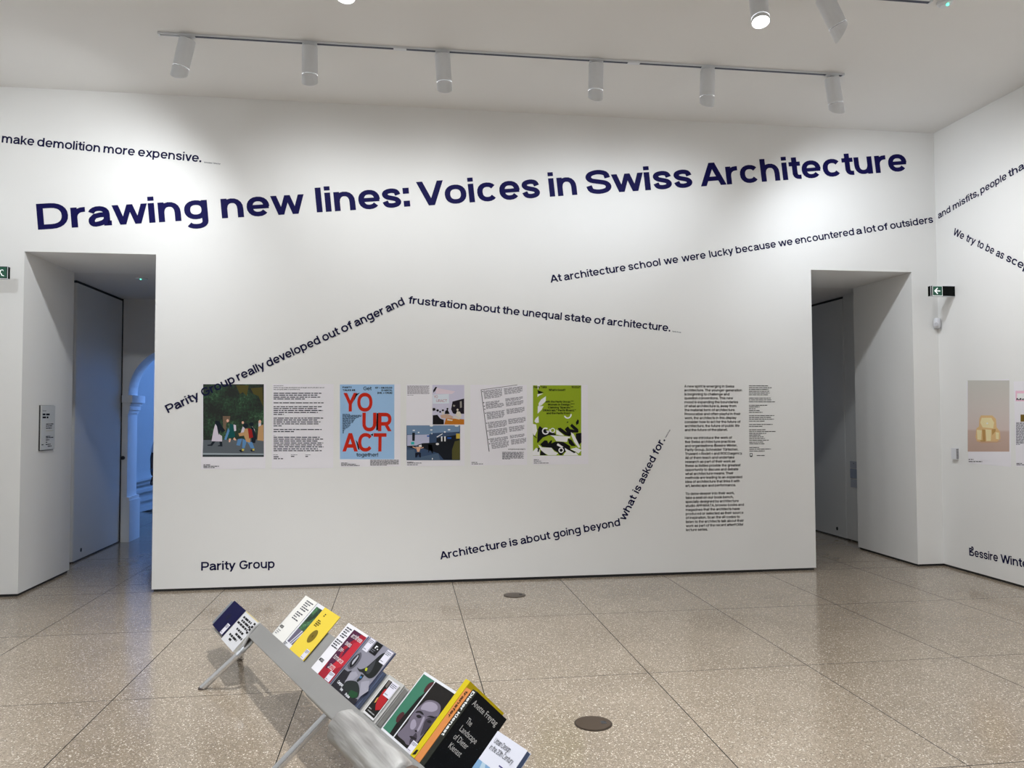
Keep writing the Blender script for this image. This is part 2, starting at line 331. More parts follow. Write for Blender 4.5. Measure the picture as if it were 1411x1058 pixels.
        S.append(crom([f(1.0, 0.70), f(0.86, 0.93), f(0.5, 1), f(0.12, 0.93), f(0.0, 0.76), f(0.16, 0.59), f(0.5, 0.50), f(0.84, 0.41), f(1.0, 0.24), f(0.88, 0.07), f(0.5, 0), f(0.13, 0.07), f(-0.02, 0.30)], 3))
    elif ch == 'k': W = 0.76; vst(a, 0, 1); diag(a * 1.9, 0.28, W - a * 1.3, X); diag(W - a, 0, a * 3.0, 0.46)
    elif ch == 'v': W = 0.80; diag(W / 2, 0, a, X); diag(W / 2, 0, W - a, X)
    elif ch == 'w': W = 1.24; diag(W * 0.29, 0, a, X, 1.0); diag(W * 0.29, 0, W / 2, X, 0.92); diag(W * 0.71, 0, W / 2, X, 0.92); diag(W * 0.71, 0, W - a, X, 1.0)
    elif ch == 'x': W = 0.78; diag(a, 0, W - a, X); diag(W - a, 0, a, X)
    elif ch == 'y': W = 0.80; diag(W / 2, 0, a, X); diag(W * 0.27, -0.25, W - a, X)
    elif ch == 'z': W = 0.72; hst(XT, 0.03, W - 0.02); hst(b, 0, W); diag(a * 1.2, h * 0.6, W - a * 1.3, X - h * 0.6)
    elif ch == 'A': W = 1.06; diag(a, 0, W / 2, 1); diag(W - a, 0, W / 2, 1); hst(0.30, W * 0.22, W * 0.78)
    elif ch == 'B': W = 0.92; vst(a, 0, 1); S.append([(a, T), (W * 0.55, T)] + se(W * 0.55, 0.5 + T / 2 - 0.0, W * 0.41 - a, (T - 0.51) / 2, 90, -90, 8) + [(a, 0.5)]); S.append([(a, 0.5), (W * 0.58, 0.5)] + se(W * 0.58, (0.5 + b) / 2, W * 0.42 - a, (0.5 - b) / 2, 90, -90, 8) + [(a, b)])
    elif ch == 'C': W = 1.04; S.append(se(W / 2 + 0.01, 0.5, W / 2 - a + 0.01, 0.5 - b + 0.01, 36, 324, 18))
    elif ch == 'D': W = 1.06; vst(a, 0, 1); S.append([(a, T), (W * 0.44, T)] + se(W * 0.44, 0.5, W * 0.56 - a, 0.5 - b, 90, -90, 12) + [(a, b)])
    elif ch == 'E': W = 0.80; vst(a, 0, 1); hst(T, a, W); hst(0.5, a, W - 0.05); hst(b, a, W)
    elif ch == 'F': W = 0.76; vst(a, 0, 1); hst(T, a, W); hst(0.48, a, W - 0.05)
    elif ch == 'G': W = 1.08; S.append(se(W / 2, 0.5, W / 2 - a, 0.5 - b + 0.01, 36, 356, 20) + [(W - a, 0.47)]); hst(0.46, W * 0.52, W)
    elif ch == 'H': W = 0.98; vst(a, 0, 1); vst(W - a, 0, 1); hst(0.5, a, W - a)
    elif ch == 'I': W = w; vst(a, 0, 1)
    elif ch == 'K': W = 0.94; vst(a, 0, 1); diag(a * 1.9, 0.36, W - a * 1.3, 1); diag(W - a, 0, a * 3.2, 0.58)
    elif ch == 'L': W = 0.74; vst(a, 0, 1); hst(b, a, W)
    elif ch == 'M': W = 1.14; vst(a, 0, 1); vst(W - a, 0, 1); diag(W / 2, 0, a * 1.3, 1); diag(W / 2, 0, W - a * 1.3, 1)
    elif ch == 'N': W = 1.0; vst(a, 0, 1); vst(W - a, 0, 1); diag(W - a * 1.1, 0, a * 1.1, 1)
    elif ch in 'O0': W = 1.12 if ch == 'O' else 0.86; ring(W, -0.012, 1.012)
    elif ch == 'P' or ch == 'R':
        W = 0.92; vst(a, 0, 1); m_ = 0.40; S.append([(a, T), (W * 0.56, T)] + se(W * 0.56, (T + m_) / 2, W * 0.44 - a, (T - m_) / 2, 90, -90, 8) + [(a, m_)])
        if ch == 'R': diag(W - a, 0, W * 0.56, m_)
    elif ch in 'S8':
        W = 0.96 if ch == 'S' else 0.84; L, R = a, W - a; y0, y1 = b - 0.012, T + 0.012; H_ = y1 - y0
        f = lambda u, v: (L + (R - L) * u, y0 + H_ * v)
        if ch == 'S': S.append(crom([f(0.98, 0.68), f(0.88, 0.91), f(0.5, 1), f(0.12, 0.92), f(0.0, 0.75), f(0.14, 0.59), f(0.5, 0.51), f(0.86, 0.42), f(1.0, 0.25), f(0.88, 0.07), f(0.5, 0), f(0.11, 0.08), f(-0.01, 0.32)], 3))
        else: S.append(se(W / 2, 0.27, W / 2 - a, 0.27 - b, 0, 360, 18)); S.append(se(W / 2, 0.76, W / 2 - a - 0.03, 0.24 - b + 0.02, 0, 360, 18))
    elif ch == 'T': W = 0.92; vst(W / 2, 0, 1); hst(T, 0, W)
    elif ch == 'U': W = 0.96; S.append([(a, 1), (a, 0.42)] + se(W / 2, 0.42, W / 2 - a, 0.42 - b + 0.01, 180, 360, 12) + [(W - a, 1)])
    elif ch == 'V': W = 1.04; diag(W / 2, 0, a, 1); diag(W / 2, 0, W - a, 1)
    elif ch == 'W': W = 1.46; diag(W * 0.28, 0, a, 1); diag(W * 0.28, 0, W / 2, 1); diag(W * 0.72, 0, W / 2, 1); diag(W * 0.72, 0, W - a, 1)
    elif ch == 'Y': W = 0.98; vst(W / 2, 0, 0.44); diag(W / 2, 0.40, a, 1); diag(W / 2, 0.40, W - a, 1)
    elif ch == '1': W = 0.5; vst(W - a, 0, 1); diag(a * 0.6, 0.68, W - a * 1.2, 0.95)
    elif ch == '2': W = 0.80; S.append(crom([(a, 0.70), (0.18, 0.92 - b * 0.4), (W / 2, T + 0.01), (W - 0.12, 0.90), (W - a, 0.70), (W - 0.16, 0.50), (0.30, 0.26), (a * 1.3, b)], 3)); hst(b, 0.02, W)
    elif ch == '3': W = 0.80; S.append(crom([(a, 0.76), (0.2, 0.95 - b), (W / 2, T), (W - 0.14, 0.90), (W - a, 0.74), (W - 0.18, 0.58), (W / 2 - 0.05, 0.52)], 3)); S.append(crom([(W / 2 - 0.05, 0.52), (W - 0.14, 0.47), (W - a, 0.28), (W - 0.12, 0.10), (W / 2, b), (0.16, 0.10), (a, 0.28)], 3))
    elif ch == '7': W = 0.74; hst(T, 0, W); diag(0.22, 0, W - a * 1.1, 1 - h * 0.5)
    elif ch == '9': W = 0.82; S.append(se(W / 2, 0.67, W / 2 - a, 0.34 - b, 0, 360, 18)); S.append([(W - a, 0.67)] + se(W / 2, 0.40, W / 2 - a, 0.41 - b, 0, -140, 9))
    elif ch in '.:;,':
        W = w * 1.1; dot(W / 2, a * 1.1)
        if ch in ':;': dot(W / 2, X - a * 1.1)
        if ch in ',;': Pg.append([(0, 0.02), (W, 0.02), (W * 0.5, -0.18), (W * 0.1, -0.18)])
    elif ch == '’': W = w; Pg.append([(0, 1), (w, 1), (w * 0.6, 0.72), (w * 0.2, 0.72)])
    elif ch == '?': W = 0.70; S.append(crom([(a, 0.72), (0.16, 0.93 - b * 0.3), (W / 2, T), (W - 0.12, 0.90), (W - a, 0.72), (W - 0.2, 0.54), (W / 2, 0.42), (W / 2, 0.28)], 3)); dot(W / 2, a)
    elif ch == '!': W = w; vst(a, 0.3, 1); dot(a, a)
    elif ch == '#': W = 0.9; diag(0.25, 0, 0.35, 1, 0.8); diag(0.58, 0, 0.68, 1, 0.8); hst(0.66, 0.05, W); hst(0.34, 0, W - 0.05)
    elif ch == '+': W = 0.7; hst(0.42, 0, W); vst(W / 2, 0.42 - W / 2 + 0.0, 0.42 + W / 2)
    elif ch == '*': W = 0.4; hst(0.82, 0, W); diag(0.1, 0.66, 0.3, 0.98, 0.7); diag(0.3, 0.66, 0.1, 0.98, 0.7)
    elif ch == '(': W = 0.3; S.append(crom([(W, 1.08), (0.12, 0.8), (a * 0.8, 0.42), (0.12, 0.04), (W, -0.24)], 3))
    elif ch == ')': W = 0.3; S.append(crom([(0, 1.08), (W - 0.12, 0.8), (W - a * 0.8, 0.42), (W - 0.12, 0.04), (0, -0.24)], 3))
    elif ch == '-': W = 0.4; hst(0.38, 0, W)
    elif ch == '–': W = 0.7; hst(0.38, 0, W)
    else: W = 0.6; ring(W, 0, X)
    return W, S, Pg
_glyph = {}
def text_mesh(txt, w):
    """vertices (x, y) with cap height 1 and faces"""
    key = (txt, w)
    if key in _glyph: return _glyph[key]
    vs = []; fs = []; x = 0.0; h = w * 0.86; prev = ''
    tight = {'Vo': 0.06, 'Ar': 0.0, 'Tu': 0.08, 'Yo': 0.08, 'rt': 0.0, 'wi': 0.0, 'aw': 0.05}
    for ic, ch in enumerate(txt):
        W_, S_, P_ = glyph(ch, w)
        pc = 0
        for st in S_:
            k0 = len(vs); n = len(st); pc += 1; zz = pc * 0.00012; closed = (abs(st[0][0] - st[-1][0]) + abs(st[0][1] - st[-1][1])) < 1e-6
            if closed: st = st[:-1]; n -= 1
            for i in range(n):
                p = st[i]; q0 = st[i - 1] if (i > 0 or closed) else st[i]; q1 = st[(i + 1) % n] if (i < n - 1 or closed) else st[i]
                dx, dy = q1[0] - q0[0], q1[1] - q0[1]; L = math.hypot(dx, dy) or 1; nx, ny = -dy / L * w / 2, dx / L * h / 2
                vs += [(x + p[0] + nx, p[1] + ny, zz), (x + p[0] - nx, p[1] - ny, zz)]
            for i in range(n if closed else n - 1):
                j = (i + 1) % n; fs.append((k0 + 2 * i + 1, k0 + 2 * j + 1, k0 + 2 * j, k0 + 2 * i))
        for pg in P_:
            pc += 1; k0 = len(vs); vs += [(x + p[0], p[1], pc * 0.00012) for p in pg]; ar = sum(pg[i][0] * pg[(i + 1) % len(pg)][1] - pg[(i + 1) % len(pg)][0] * pg[i][1] for i in range(len(pg)))
            f_ = tuple(range(k0, k0 + len(pg))); fs.append(f_ if ar > 0 else f_[::-1])
        gap = 0.155 if ch in 'HIilmnhudMNUbpqg' else 0.125 if ch in 'aeoscrEBD' else 0.09
        if ch in 'vwyVWYATxkK': gap = 0.06
        if ch in 'ft': gap = 0.07
        if ch == ' ': gap = 0.10
        if ic + 1 < len(txt) and txt[ic + 1] in 'tfvwyj': gap -= 0.035
        x += W_ + gap - w * 0.15
    _glyph[key] = (vs, fs); return _glyph[key]
CAP = 1.0
def bmesh_text(txt, weight):
    key = ('b', txt, weight)
    if key in _glyph: return _glyph[key]
    c = bpy.data.curves.new('t', 'FONT'); c.body = txt; c.size = 1.0 / 0.70; c.resolution_u = 3; c.offset = weight; c.fill_mode = 'FRONT'
    o = bpy.data.objects.new('t', c); me = bpy.data.meshes.new_from_object(o)
    _glyph[key] = ([(v.co.x, v.co.y, 0.0) for v in me.vertices], [tuple(p.vertices) for p in me.polygons])
    bpy.data.objects.remove(o); bpy.data.meshes.remove(me); bpy.data.curves.remove(c)
    return _glyph[key]

def text_on(name, txt, A, B, cap, nrm, m, parent=None, weight=0.17, lift=0.0015, upv=None, humanist=False):
    """word whose ink runs from world point A to B along its baseline"""
    A = Vector(A); B = Vector(B); d = B - A; L = d.length; d.normalize()
    u = nrm.cross(d)
    vs, fs = bmesh_text(txt, 0.0) if humanist else text_mesh(txt, weight)
    x0 = min(v[0] for v in vs); x1 = max(v[0] for v in vs)
    sx = L / (x1 - x0)
    return mesh_obj(name, [A + d * ((x - x0) * sx) + u * (y * cap) + nrm * (lift + z) for x, y, z in vs], fs, m, parent)

def words(plane, ws, cap, parent, m=M_INK, weight=0.17, lift=0.0015):
    p0, nrm, _, _ = PLANES[plane]
    for w, (ax, ay), (bx, by) in ws:
        text_on('word', w, on_plane(ax, ay, p0, nrm), on_plane(bx, by, p0, nrm), cap, nrm, m, parent, weight, lift)

# ------------------------------------------------------------------ floor
ZD = 2.9633                         # head height of the two openings
floor = struct(G().box(-7.5, 9.5, -10.6, 7.2, -0.12, -0.012).obj('floor', M_DARK, loc=(0, 0, 0)))
TW, TO = 1.0033, -1.5609
ys = [-1.3075 - 1.38 * k for k in range(7, -1, -1)] + [0.0, 0.33, 1.71, 2.88, 4.26, 5.64, 7.0]
g = 0.0022
tile_mesh = {}
for j in range(len(ys) - 1):
    for i in range(-3, 9):
        x0, x1, y0, y1 = TO + i * TW, TO + (i + 1) * TW, ys[j], ys[j + 1]
        if y0 < 0 and (x1 < XL - 0.02 or x0 > XR_ + 0.02): continue
        if 0 <= y0 < 2.8 and not (x0 < -1.9 or x1 > 3.8): continue
        if y0 > 2.8 and x0 > 0.2: continue
        lx, ly = round(x1 - x0 - 2 * g, 4), round(y1 - y0 - 2 * g, 4)
        if (lx, ly) not in tile_mesh:
            me = bpy.data.meshes.new('tile')
            c = 0.0002; a, b = lx / 2, ly / 2
            vs = [(-a, -b, -0.012), (a, -b, -0.012), (a, b, -0.012), (-a, b, -0.012), (-a, -b, -c), (a, -b, -c), (a, b, -c), (-a, b, -c),
                  (-a + c, -b + c, 0), (a - c, -b + c, 0), (a - c, b - c, 0), (-a + c, b - c, 0)]
            fs = [(0, 1, 5, 4), (1, 2, 6, 5), (2, 3, 7, 6), (3, 0, 4, 7), (4, 5, 9, 8), (5, 6, 10, 9), (6, 7, 11, 10), (7, 4, 8, 11), (8, 9, 10, 11)]
            me.from_pydata(vs, [], fs); me.materials.append(M_FLOOR); me.materials.append(M_DARK); tile_mesh[(lx, ly)] = me
            for p in list(me.polygons)[:8]: p.material_index = 1
        o = bpy.data.objects.new('tile', tile_mesh[(lx, ly)]); COL.objects.link(o); o.parent = floor
        o.location = ((x0 + x1) / 2, (y0 + y1) / 2, 0)

# ------------------------------------------------------------------ walls, ceiling
DZ = 0.022
AX0, AX1, BX0, BX1 = -3.2535, -2.1711, 4.0165, 5.1041
YB = 1.036
w = G()
w.box(XL - 0.6, AX0, 0, YB, DZ, H_C); w.box(AX1, BX0, 0, YB, DZ, H_C); w.box(BX1, XR_ + 0.6, 0, YB, DZ, H_C)
w.box(AX0, AX1, 0, YB, ZD, H_C); w.box(BX0, BX1, 0, YB, ZD, H_C)
struct(w.obj('wall_back', M_WALL))
b = G()
q = 0.014
b.box(XL - 0.6, AX0 - q, q, YB - q, 0.0, DZ); b.box(AX1 + q, BX0 - q, q, YB - q, 0.0, DZ); b.box(BX1 + q, XR_ + 0.6, q, YB - q, 0.0, DZ)
struct(b.obj('shadow_gap_back', M_DARK))  # dark strips under the walls: shade of the floor gap put into colour
struct(G().box(XR_, XR_ + 0.3, -10.5, 0.0, DZ, H_C).obj('wall_right', M_WALL))
struct(G().box(XR_ + q, XR_ + 0.3, -10.5, 0.0, 0, DZ).obj('shadow_gap_right', M_DARK))
struct(G().box(XL - 0.3, XL, -10.5, 0.0, DZ, H_C).obj('wall_left', M_WALL))
struct(G().box(XL - 0.3, XL - q, -10.5, 0.0, 0, DZ).obj('shadow_gap_left', M_DARK))
struct(G().box(XL - 0.3, XR_ + 0.3, -10.6, -10.4, 0, H_C).obj('wall_rear', M_WALL))
struct(G().box(XL - 0.7, XR_ + 0.7, -10.6, YB, H_C, H_C + 0.2).obj('ceiling', M_CEIL))
# lobbies behind the two openings
YF = 2.86
struct(G().box(-3.75, -3.455, YB, YF, DZ, ZD).obj('wall_lobby_west', M_WALL))
struct(G().box(-1.95, 3.80, YB, YF, 0, ZD).obj('wall_lobby_middle', M_WALL))
struct(G().box(5.36, 5.66, YB, YF, DZ, ZD).obj('wall_lobby_east', M_WALL))
struct(G().box(-3.75, 5.66, YB, YF, ZD, ZD + 0.2).obj('ceiling_lobby', M_CEIL))
struct(G().box(5.314, 5.36, YB, 1.60, DZ, ZD).obj('trim_1', M_LEAF))

def arch_wall(name, xc, half, spring, y0, y1, xa, xb, ztop):
    """wall with a round arched opening, thickness y0..y1"""
    g_ = G(); n = 24; R = half
    arc = [(xc - R * math.cos(PI * k / n), spring + R * math.sin(PI * k / n)) for k in range(n + 1)]
    prof = [(xc - R, 0.0)] + arc + [(xc + R, 0.0)]
    vs = []; fs = []
    for y in (y0, y1):
        for x, z in prof: vs.append((x, y, z))
    m_ = len(prof)
    for i in range(m_ - 1): fs.append((i, i + 1, m_ + i + 1, m_ + i))
    g_.add(vs, fs)
    for y, flip in ((y0, False), (y1, True)):
        g_.add([(xa, y, 0), (xc - R, y, 0), (xc - R, y, spring), (xa, y, spring)], [(0, 1, 2, 3)])
        g_.add([(xc + R, y, 0), (xb, y, 0), (xb, y, spring), (xc + R, y, spring)], [(0, 1, 2, 3)])
        top = [(x, y, ztop) for x, z in arc]; bot = [(x, y, z) for x, z in arc]
        k = len(arc); g_.add(bot + top, [(i, i + 1, k + i + 1, k + i) for i in range(k - 1)])
        g_.add([(xa, y, spring), (xc - R, y, spring), (xc - R, y, ztop), (xa, y, ztop)], [(0, 1, 2, 3)])
        g_.add([(xc + R, y, spring), (xb, y, spring), (xb, y, ztop), (xc + R, y, ztop)], [(0, 1, 2, 3)])
    g_.add([(xa, y0, ztop), (xb, y0, ztop), (xb, y1, ztop), (xa, y1, ztop)], [(0, 1, 2, 3)])
    return struct(g_.obj(name, M_WALL))
arch_wall('wall_arch', -2.745, 0.585, 1.80, YF, YF + 0.34, -6.8, 1.2, 4.6)
struct(G().box(3.6, 6.4, YF + 1.6, YF + 1.8, 0, 3.2).obj('wall_lobby_end', M_WALL))
struct(G().box(5.36, 5.6, YF, YF + 1.6, 0, 3.2).obj('wall_lobby_end_side', M_WALL))
struct(G().box(3.6, 5.6, YF, YF + 1.8, 3.0, 3.2).obj('ceiling_lobby_end', M_CEIL))
struct(G().box(3.4, 3.6, YF, YF + 1.8, 0, 3.2).obj('wall_lobby_end_west', M_WALL))
# impost and plinth of the arch
im = G()
for z0, z1, p_ in ((1.56, 1.60, 0.015), (1.60, 1.66, 0.03), (1.66, 1.69, 0.045), (1.69, 1.78, 0.07)):
    im.box(-3.33 - 0.05, -3.33 + p_, YF - p_, YF + 0.34 + p_, z0, z1)
struct(im.obj('trim_2', M_WALL))
pp = G(); pp.box(-3.38, -3.29, YF - 0.02, YF + 0.36, 0, 0.50); pp.box(-3.38, -3.30, YF - 0.012, YF + 0.352, 0.50, 0.54)
struct(pp.obj('trim_3', M_WALL))
# stair hall beyond
struct(G().box(-7.2, 1.2, 6.0, 6.2, 0, 5.0).obj('wall_hall', M_WALL))
struct(G().box(-7.2, -7.0, YF + 0.34, 6.0, 0, 5.0).obj('wall_hall_west', M_WALL))
struct(G().box(1.0, 1.2, YF + 0.34, 6.0, 0, 5.0).obj('wall_hall_east', M_WALL))
struct(G().box(-7.2, 1.2, YF + 0.2, 6.2, 4.6, 4.8).obj('ceiling_hall', M_CEIL))
sl = 0.24
for k, (z0, z1, p_) in enumerate(((0.40, 0.46, 0.05), (0.46, 0.50, 0.09), (0.28, 0.33, 0.06), (0.33, 0.36, 0.03), (0.14, 0.20, 0.05), (-0.02, 0.06, 0.09))):
    xa, xb = -6.9, -2.6; f_ = lambda x, z: z + sl * (x + 4.2)
    t = G().hexa([(xa, 6.0 - p_, f_(xa, z0)), (xb, 6.0 - p_, f_(xb, z0)), (xb, 6.01, f_(xb, z0)), (xa, 6.01, f_(xa, z0)),
                  (xa, 6.0 - p_, f_(xa, z1)), (xb, 6.0 - p_, f_(xb, z1)), (xb, 6.01, f_(xb, z1)), (xa, 6.01, f_(xa, z1))])
    struct(t.obj('trim_%d' % (4 + k), M_WALL))

# doors: tall pivot leaves folded back against the lobby sides
def leaf(name, x0, x1, y0, y1, side):
    g_ = G(); n = 6; r = 0.02
    # rounded leading edge
    xi = x1 if side > 0 else x0; xo = x0 if side > 0 else x1
    pr_ = [(xo, y1), (xo, y0)] + [(xi - side * r + side * r * math.sin(PI / 2 * k / n), y0 + r - r * math.cos(PI / 2 * k / n)) for k in range(n + 1)] + [(xi, y1)]
    vs = [(x, y, 0.016) for x, y in pr_] + [(x, y, 2.935) for x, y in pr_]; m_ = len(pr_)
    g_.add(vs, [(i, (i + 1) % m_, m_ + (i + 1) % m_, m_ + i) for i in range(m_)] + [tuple(range(m_)), tuple(range(2 * m_ - 1, m_ - 1, -1))])
    d = struct(g_.obj(name, M_LEAF))
    yk = y0 + 0.22
    c = [(xi + side * 0.002, yk + 0.022 * math.cos(2 * PI * k / 16), 0.105 + 0.022 * math.sin(2 * PI * k / 16)) for k in range(16)]
    mesh_obj('floor_bolt', [v for v in c] + [(xi - side * 0.004, v[1], v[2]) for v in c], [tuple(range(16))] + [(k, (k + 1) % 16, 16 + (k + 1) % 16, 16 + k) for k in range(16)], M_DARK, d)
    G().box(min(xi, xo) + 0.0, max(xi, xo), y0, y1, 2.936, 2.96).obj('head_gap', M_DARK, d)
    G().box(min(xi, xo), max(xi, xo), y0 + 0.02, y1, 0.002, 0.015).obj('sill_gap', M_DARK, d)
    return d
dl = leaf('door_1', -3.452, -3.405, 1.49, 2.835, 1)
G().box(-3.455, -3.398, 2.836, 2.858, 0.0, 2.96).obj('edge_gap', M_DARK, dl)
dr = leaf('door_2', 5.328, 5.36, 1.625, 2.85, -1)
G().box(5.326, 5.36, 1.601, 1.620, 0.0, 2.96).obj('edge_gap', M_DARK, dr)
# keeper knob on the arch pier edge
kn = G().tube([(-3.378, 2.86, 1.02), (-3.378, 2.825, 1.02)], 0.022, 14); kn.obj('door_stop', M_DARK)
tag(bpy.data.objects['door_stop'], 'small black round door stop on the wall beside the arch', 'door stop')

# ------------------------------------------------------------------ ceiling tracks and spotlights
def rail(name, y, x0, x1, label):
    t = empty(name, (x0, y, H_C), label, 'light track')
    z1 = H_C - 0.001; z0 = H_C - 0.016
    r = G(); r.box(x0, x1, y - 0.018, y - 0.013, z0, z1); r.box(x0, x1, y + 0.013, y + 0.018, z0, z1); r.box(x0, x1, y - 0.009, y + 0.009, H_C - 0.008, z1)
    r.obj('rail', M_WHITEMET, t)
    G().box(x0 + 0.17, x1 - 0.01, y - 0.0125, y + 0.0125, z0 - 0.0015, z0 + 0.006).obj('conductor_slot', M_TRACKDK, t)
    for xc in (x0, x1): G().box(xc - 0.006, xc + 0.006, y - 0.019, y + 0.019, z0 - 0.002, z1).obj('end_cap', M_WHITEMET, t)
    for xc in (-0.03, 1.85): G().box(xc - 0.05, xc + 0.05, y - 0.0195, y + 0.0195, z0 - 0.003, z1).obj('coupler', M_WHITEMET, t)
    return t
rail('light_track', YT1, -1.815, 3.675, 'white ceiling track along the back wall, carrying six spotlights')
rail('light_track', YT2, -1.8, 3.62, 'second ceiling track, nearer the viewer, cut off by the photo top edge')

def fixture(x, y, tiltx, tilty, label, on, aim_cut, dz=0.0, group=None):
    """white cylinder spotlight; tilt in degrees towards +x / +y; the snoot is cut open towards aim_cut"""
    t = empty('spotlight', (x, y, H_C - 0.028), label, 'spotlight', group)
    top = Vector((x, y, H_C - 0.042 + dz))
    ax = Vector((math.tan(math.radians(tiltx)), math.tan(math.radians(tilty)), -1)).normalized()
    c = Vector(aim_cut); a = (c - ax * c.dot(ax)).normalized(); b_ = ax.cross(a)
    R, n = 0.060, 32
    zt = H_C - 0.017
    G().box(x - 0.055, x + 0.055, y - 0.016, y + 0.016, zt - 0.008, zt).obj('adapter', M_WHITEMET, t)
    ca = top + ax * 0.0
    G().tube([(x, y, zt - 0.010), ca + ax * 0.02], 0.011, 10).obj('stem', M_WHITEMET, t)
    Lb = 0.215
    # body with softly bevelled top
    rings = [(0.0, R * 0.93), (0.006, R), (Lb, R)]
    vs = []; fs = []
    for d_, r_ in rings:
        for k in range(n):
            th = 2 * PI * k / n; vs.append(ca + ax * d_ + r_ * (math.cos(th) * a + math.sin(th) * b_))
    for i in range(2):
        for k in range(n): fs.append((i * n + k, i * n + (k + 1) % n, (i + 1) * n + (k + 1) % n, (i + 1) * n + k))
    fs.append(tuple(range(n)))
    mesh_obj('body', vs, fs, M_WHITEMET, t, smooth=False)
    vs = []
    for d_ in (Lb, Lb + 0.004):
        for k in range(n):
            th = 2 * PI * k / n; vs.append(ca + ax * d_ + R * 0.96 * (math.cos(th) * a + math.sin(th) * b_))
    mesh_obj('seam_ring', vs, [(k, (k + 1) % n, n + (k + 1) % n, n + k) for k in range(n)], M_DARK, t)
    # snoot, cut obliquely
    vs = []
    for rr_ in (R, R - 0.004):
        for lvl in (0, 1):
            for k in range(n):
                th = 2 * PI * k / n; e_ = Lb + 0.004 if lvl == 0 else Lb + 0.055 - 0.048 * math.cos(th)
                if on == 'open' and lvl == 1: e_ = Lb + 0.03
                vs.append(ca + ax * e_ + rr_ * (math.cos(th) * a + math.sin(th) * b_))
    fs = []
    for k in range(n):
        k2 = (k + 1) % n
        fs += [(k, k2, n + k2, n + k), (2 * n + k, 3 * n + k, 3 * n + k2, 2 * n + k2), (n + k, n + k2, 3 * n + k2, 3 * n + k)]
    mesh_obj('snoot', vs, fs, M_WHITEMET, t)
    vs = [ca + ax * (Lb - 0.0 + (0.022 if on == 'open' else 0.003)) + (R - 0.006) * (math.cos(2 * PI * k / n) * a + math.sin(2 * PI * k / n) * b_) for k in range(n)]
    mesh_obj('lens', vs, [tuple(range(n))], M_LAMP if on == 'open' else M_LAMPDIM, t)
    return t
LB = ['leftmost spotlight of the back track, tilted to the left', 'second spotlight from the left on the back track, hanging upright',
      'third spotlight from the left on the back track, above the headline word lines', 'fourth spotlight from the left on the back track, above the word Swiss',
      'fifth spotlight from the left on the back track, above the word Architecture', 'rightmost spotlight of the back track, tilted to the right']
for (xt, xb, tl), lb in zip(WASH, LB):
    fixture(xt, YT1, tl, 3, lb, 'cut', (0, 1, 0), group='white spotlights on the back track')
fixture(2.355, YT2, -4, -17, 'lit spotlight with glowing round mouth on the near track', 'open', (0, -1, 0), dz=0.0, group='spotlights on the near track')
fixture(2.83, YT2, 27, 0, 'spotlight on the near track tilted right, right of the glowing one', 'cut', (1, 0, 0), dz=0.01, group='spotlights on the near track')
fixture(-0.345, YT2, -3, -8, 'lit spotlight at the photo top edge above the bench', 'open', (0, -1, 0), dz=0.0, group='spotlights on the near track')
# ceiling smoke detector with a green pilot light beside the near track
t = empty('smoke_detector', (3.73, -2.37, H_C), 'small round ceiling detector with green pilot light at the top right', 'smoke detector')
G().tube([(3.73, -2.37, H_C - 0.001), (3.73, -2.37, H_C - 0.02), (3.73, -2.37, H_C - 0.035)], [0.05, 0.048, 0.03], 24).obj('housing', M_WHITEMET, t)
G().tube([(3.73, -2.40, H_C - 0.030), (3.73, -2.40, H_C - 0.042)], 0.009, 10).obj('pilot_light', mat('pilot_green', (0, .5, .3), 0.4, emit=((0.1, 1, 0.6), 3)), t)
t = empty('ceiling_sensor', (-2.70, 1.03, ZD), 'small recessed ceiling sensor inside the left opening', 'sensor')
G().tube([(-2.70, 1.3, ZD - 0.001), (-2.70, 1.3, ZD - 0.012)], [0.06, 0.055], 24).obj('housing', M_WHITEMET, t)
G().tube([(-2.70, 1.27, ZD - 0.012), (-2.70, 1.27, ZD - 0.018)], 0.008, 10).obj('pilot_light', MATS['pilot_green'], t)

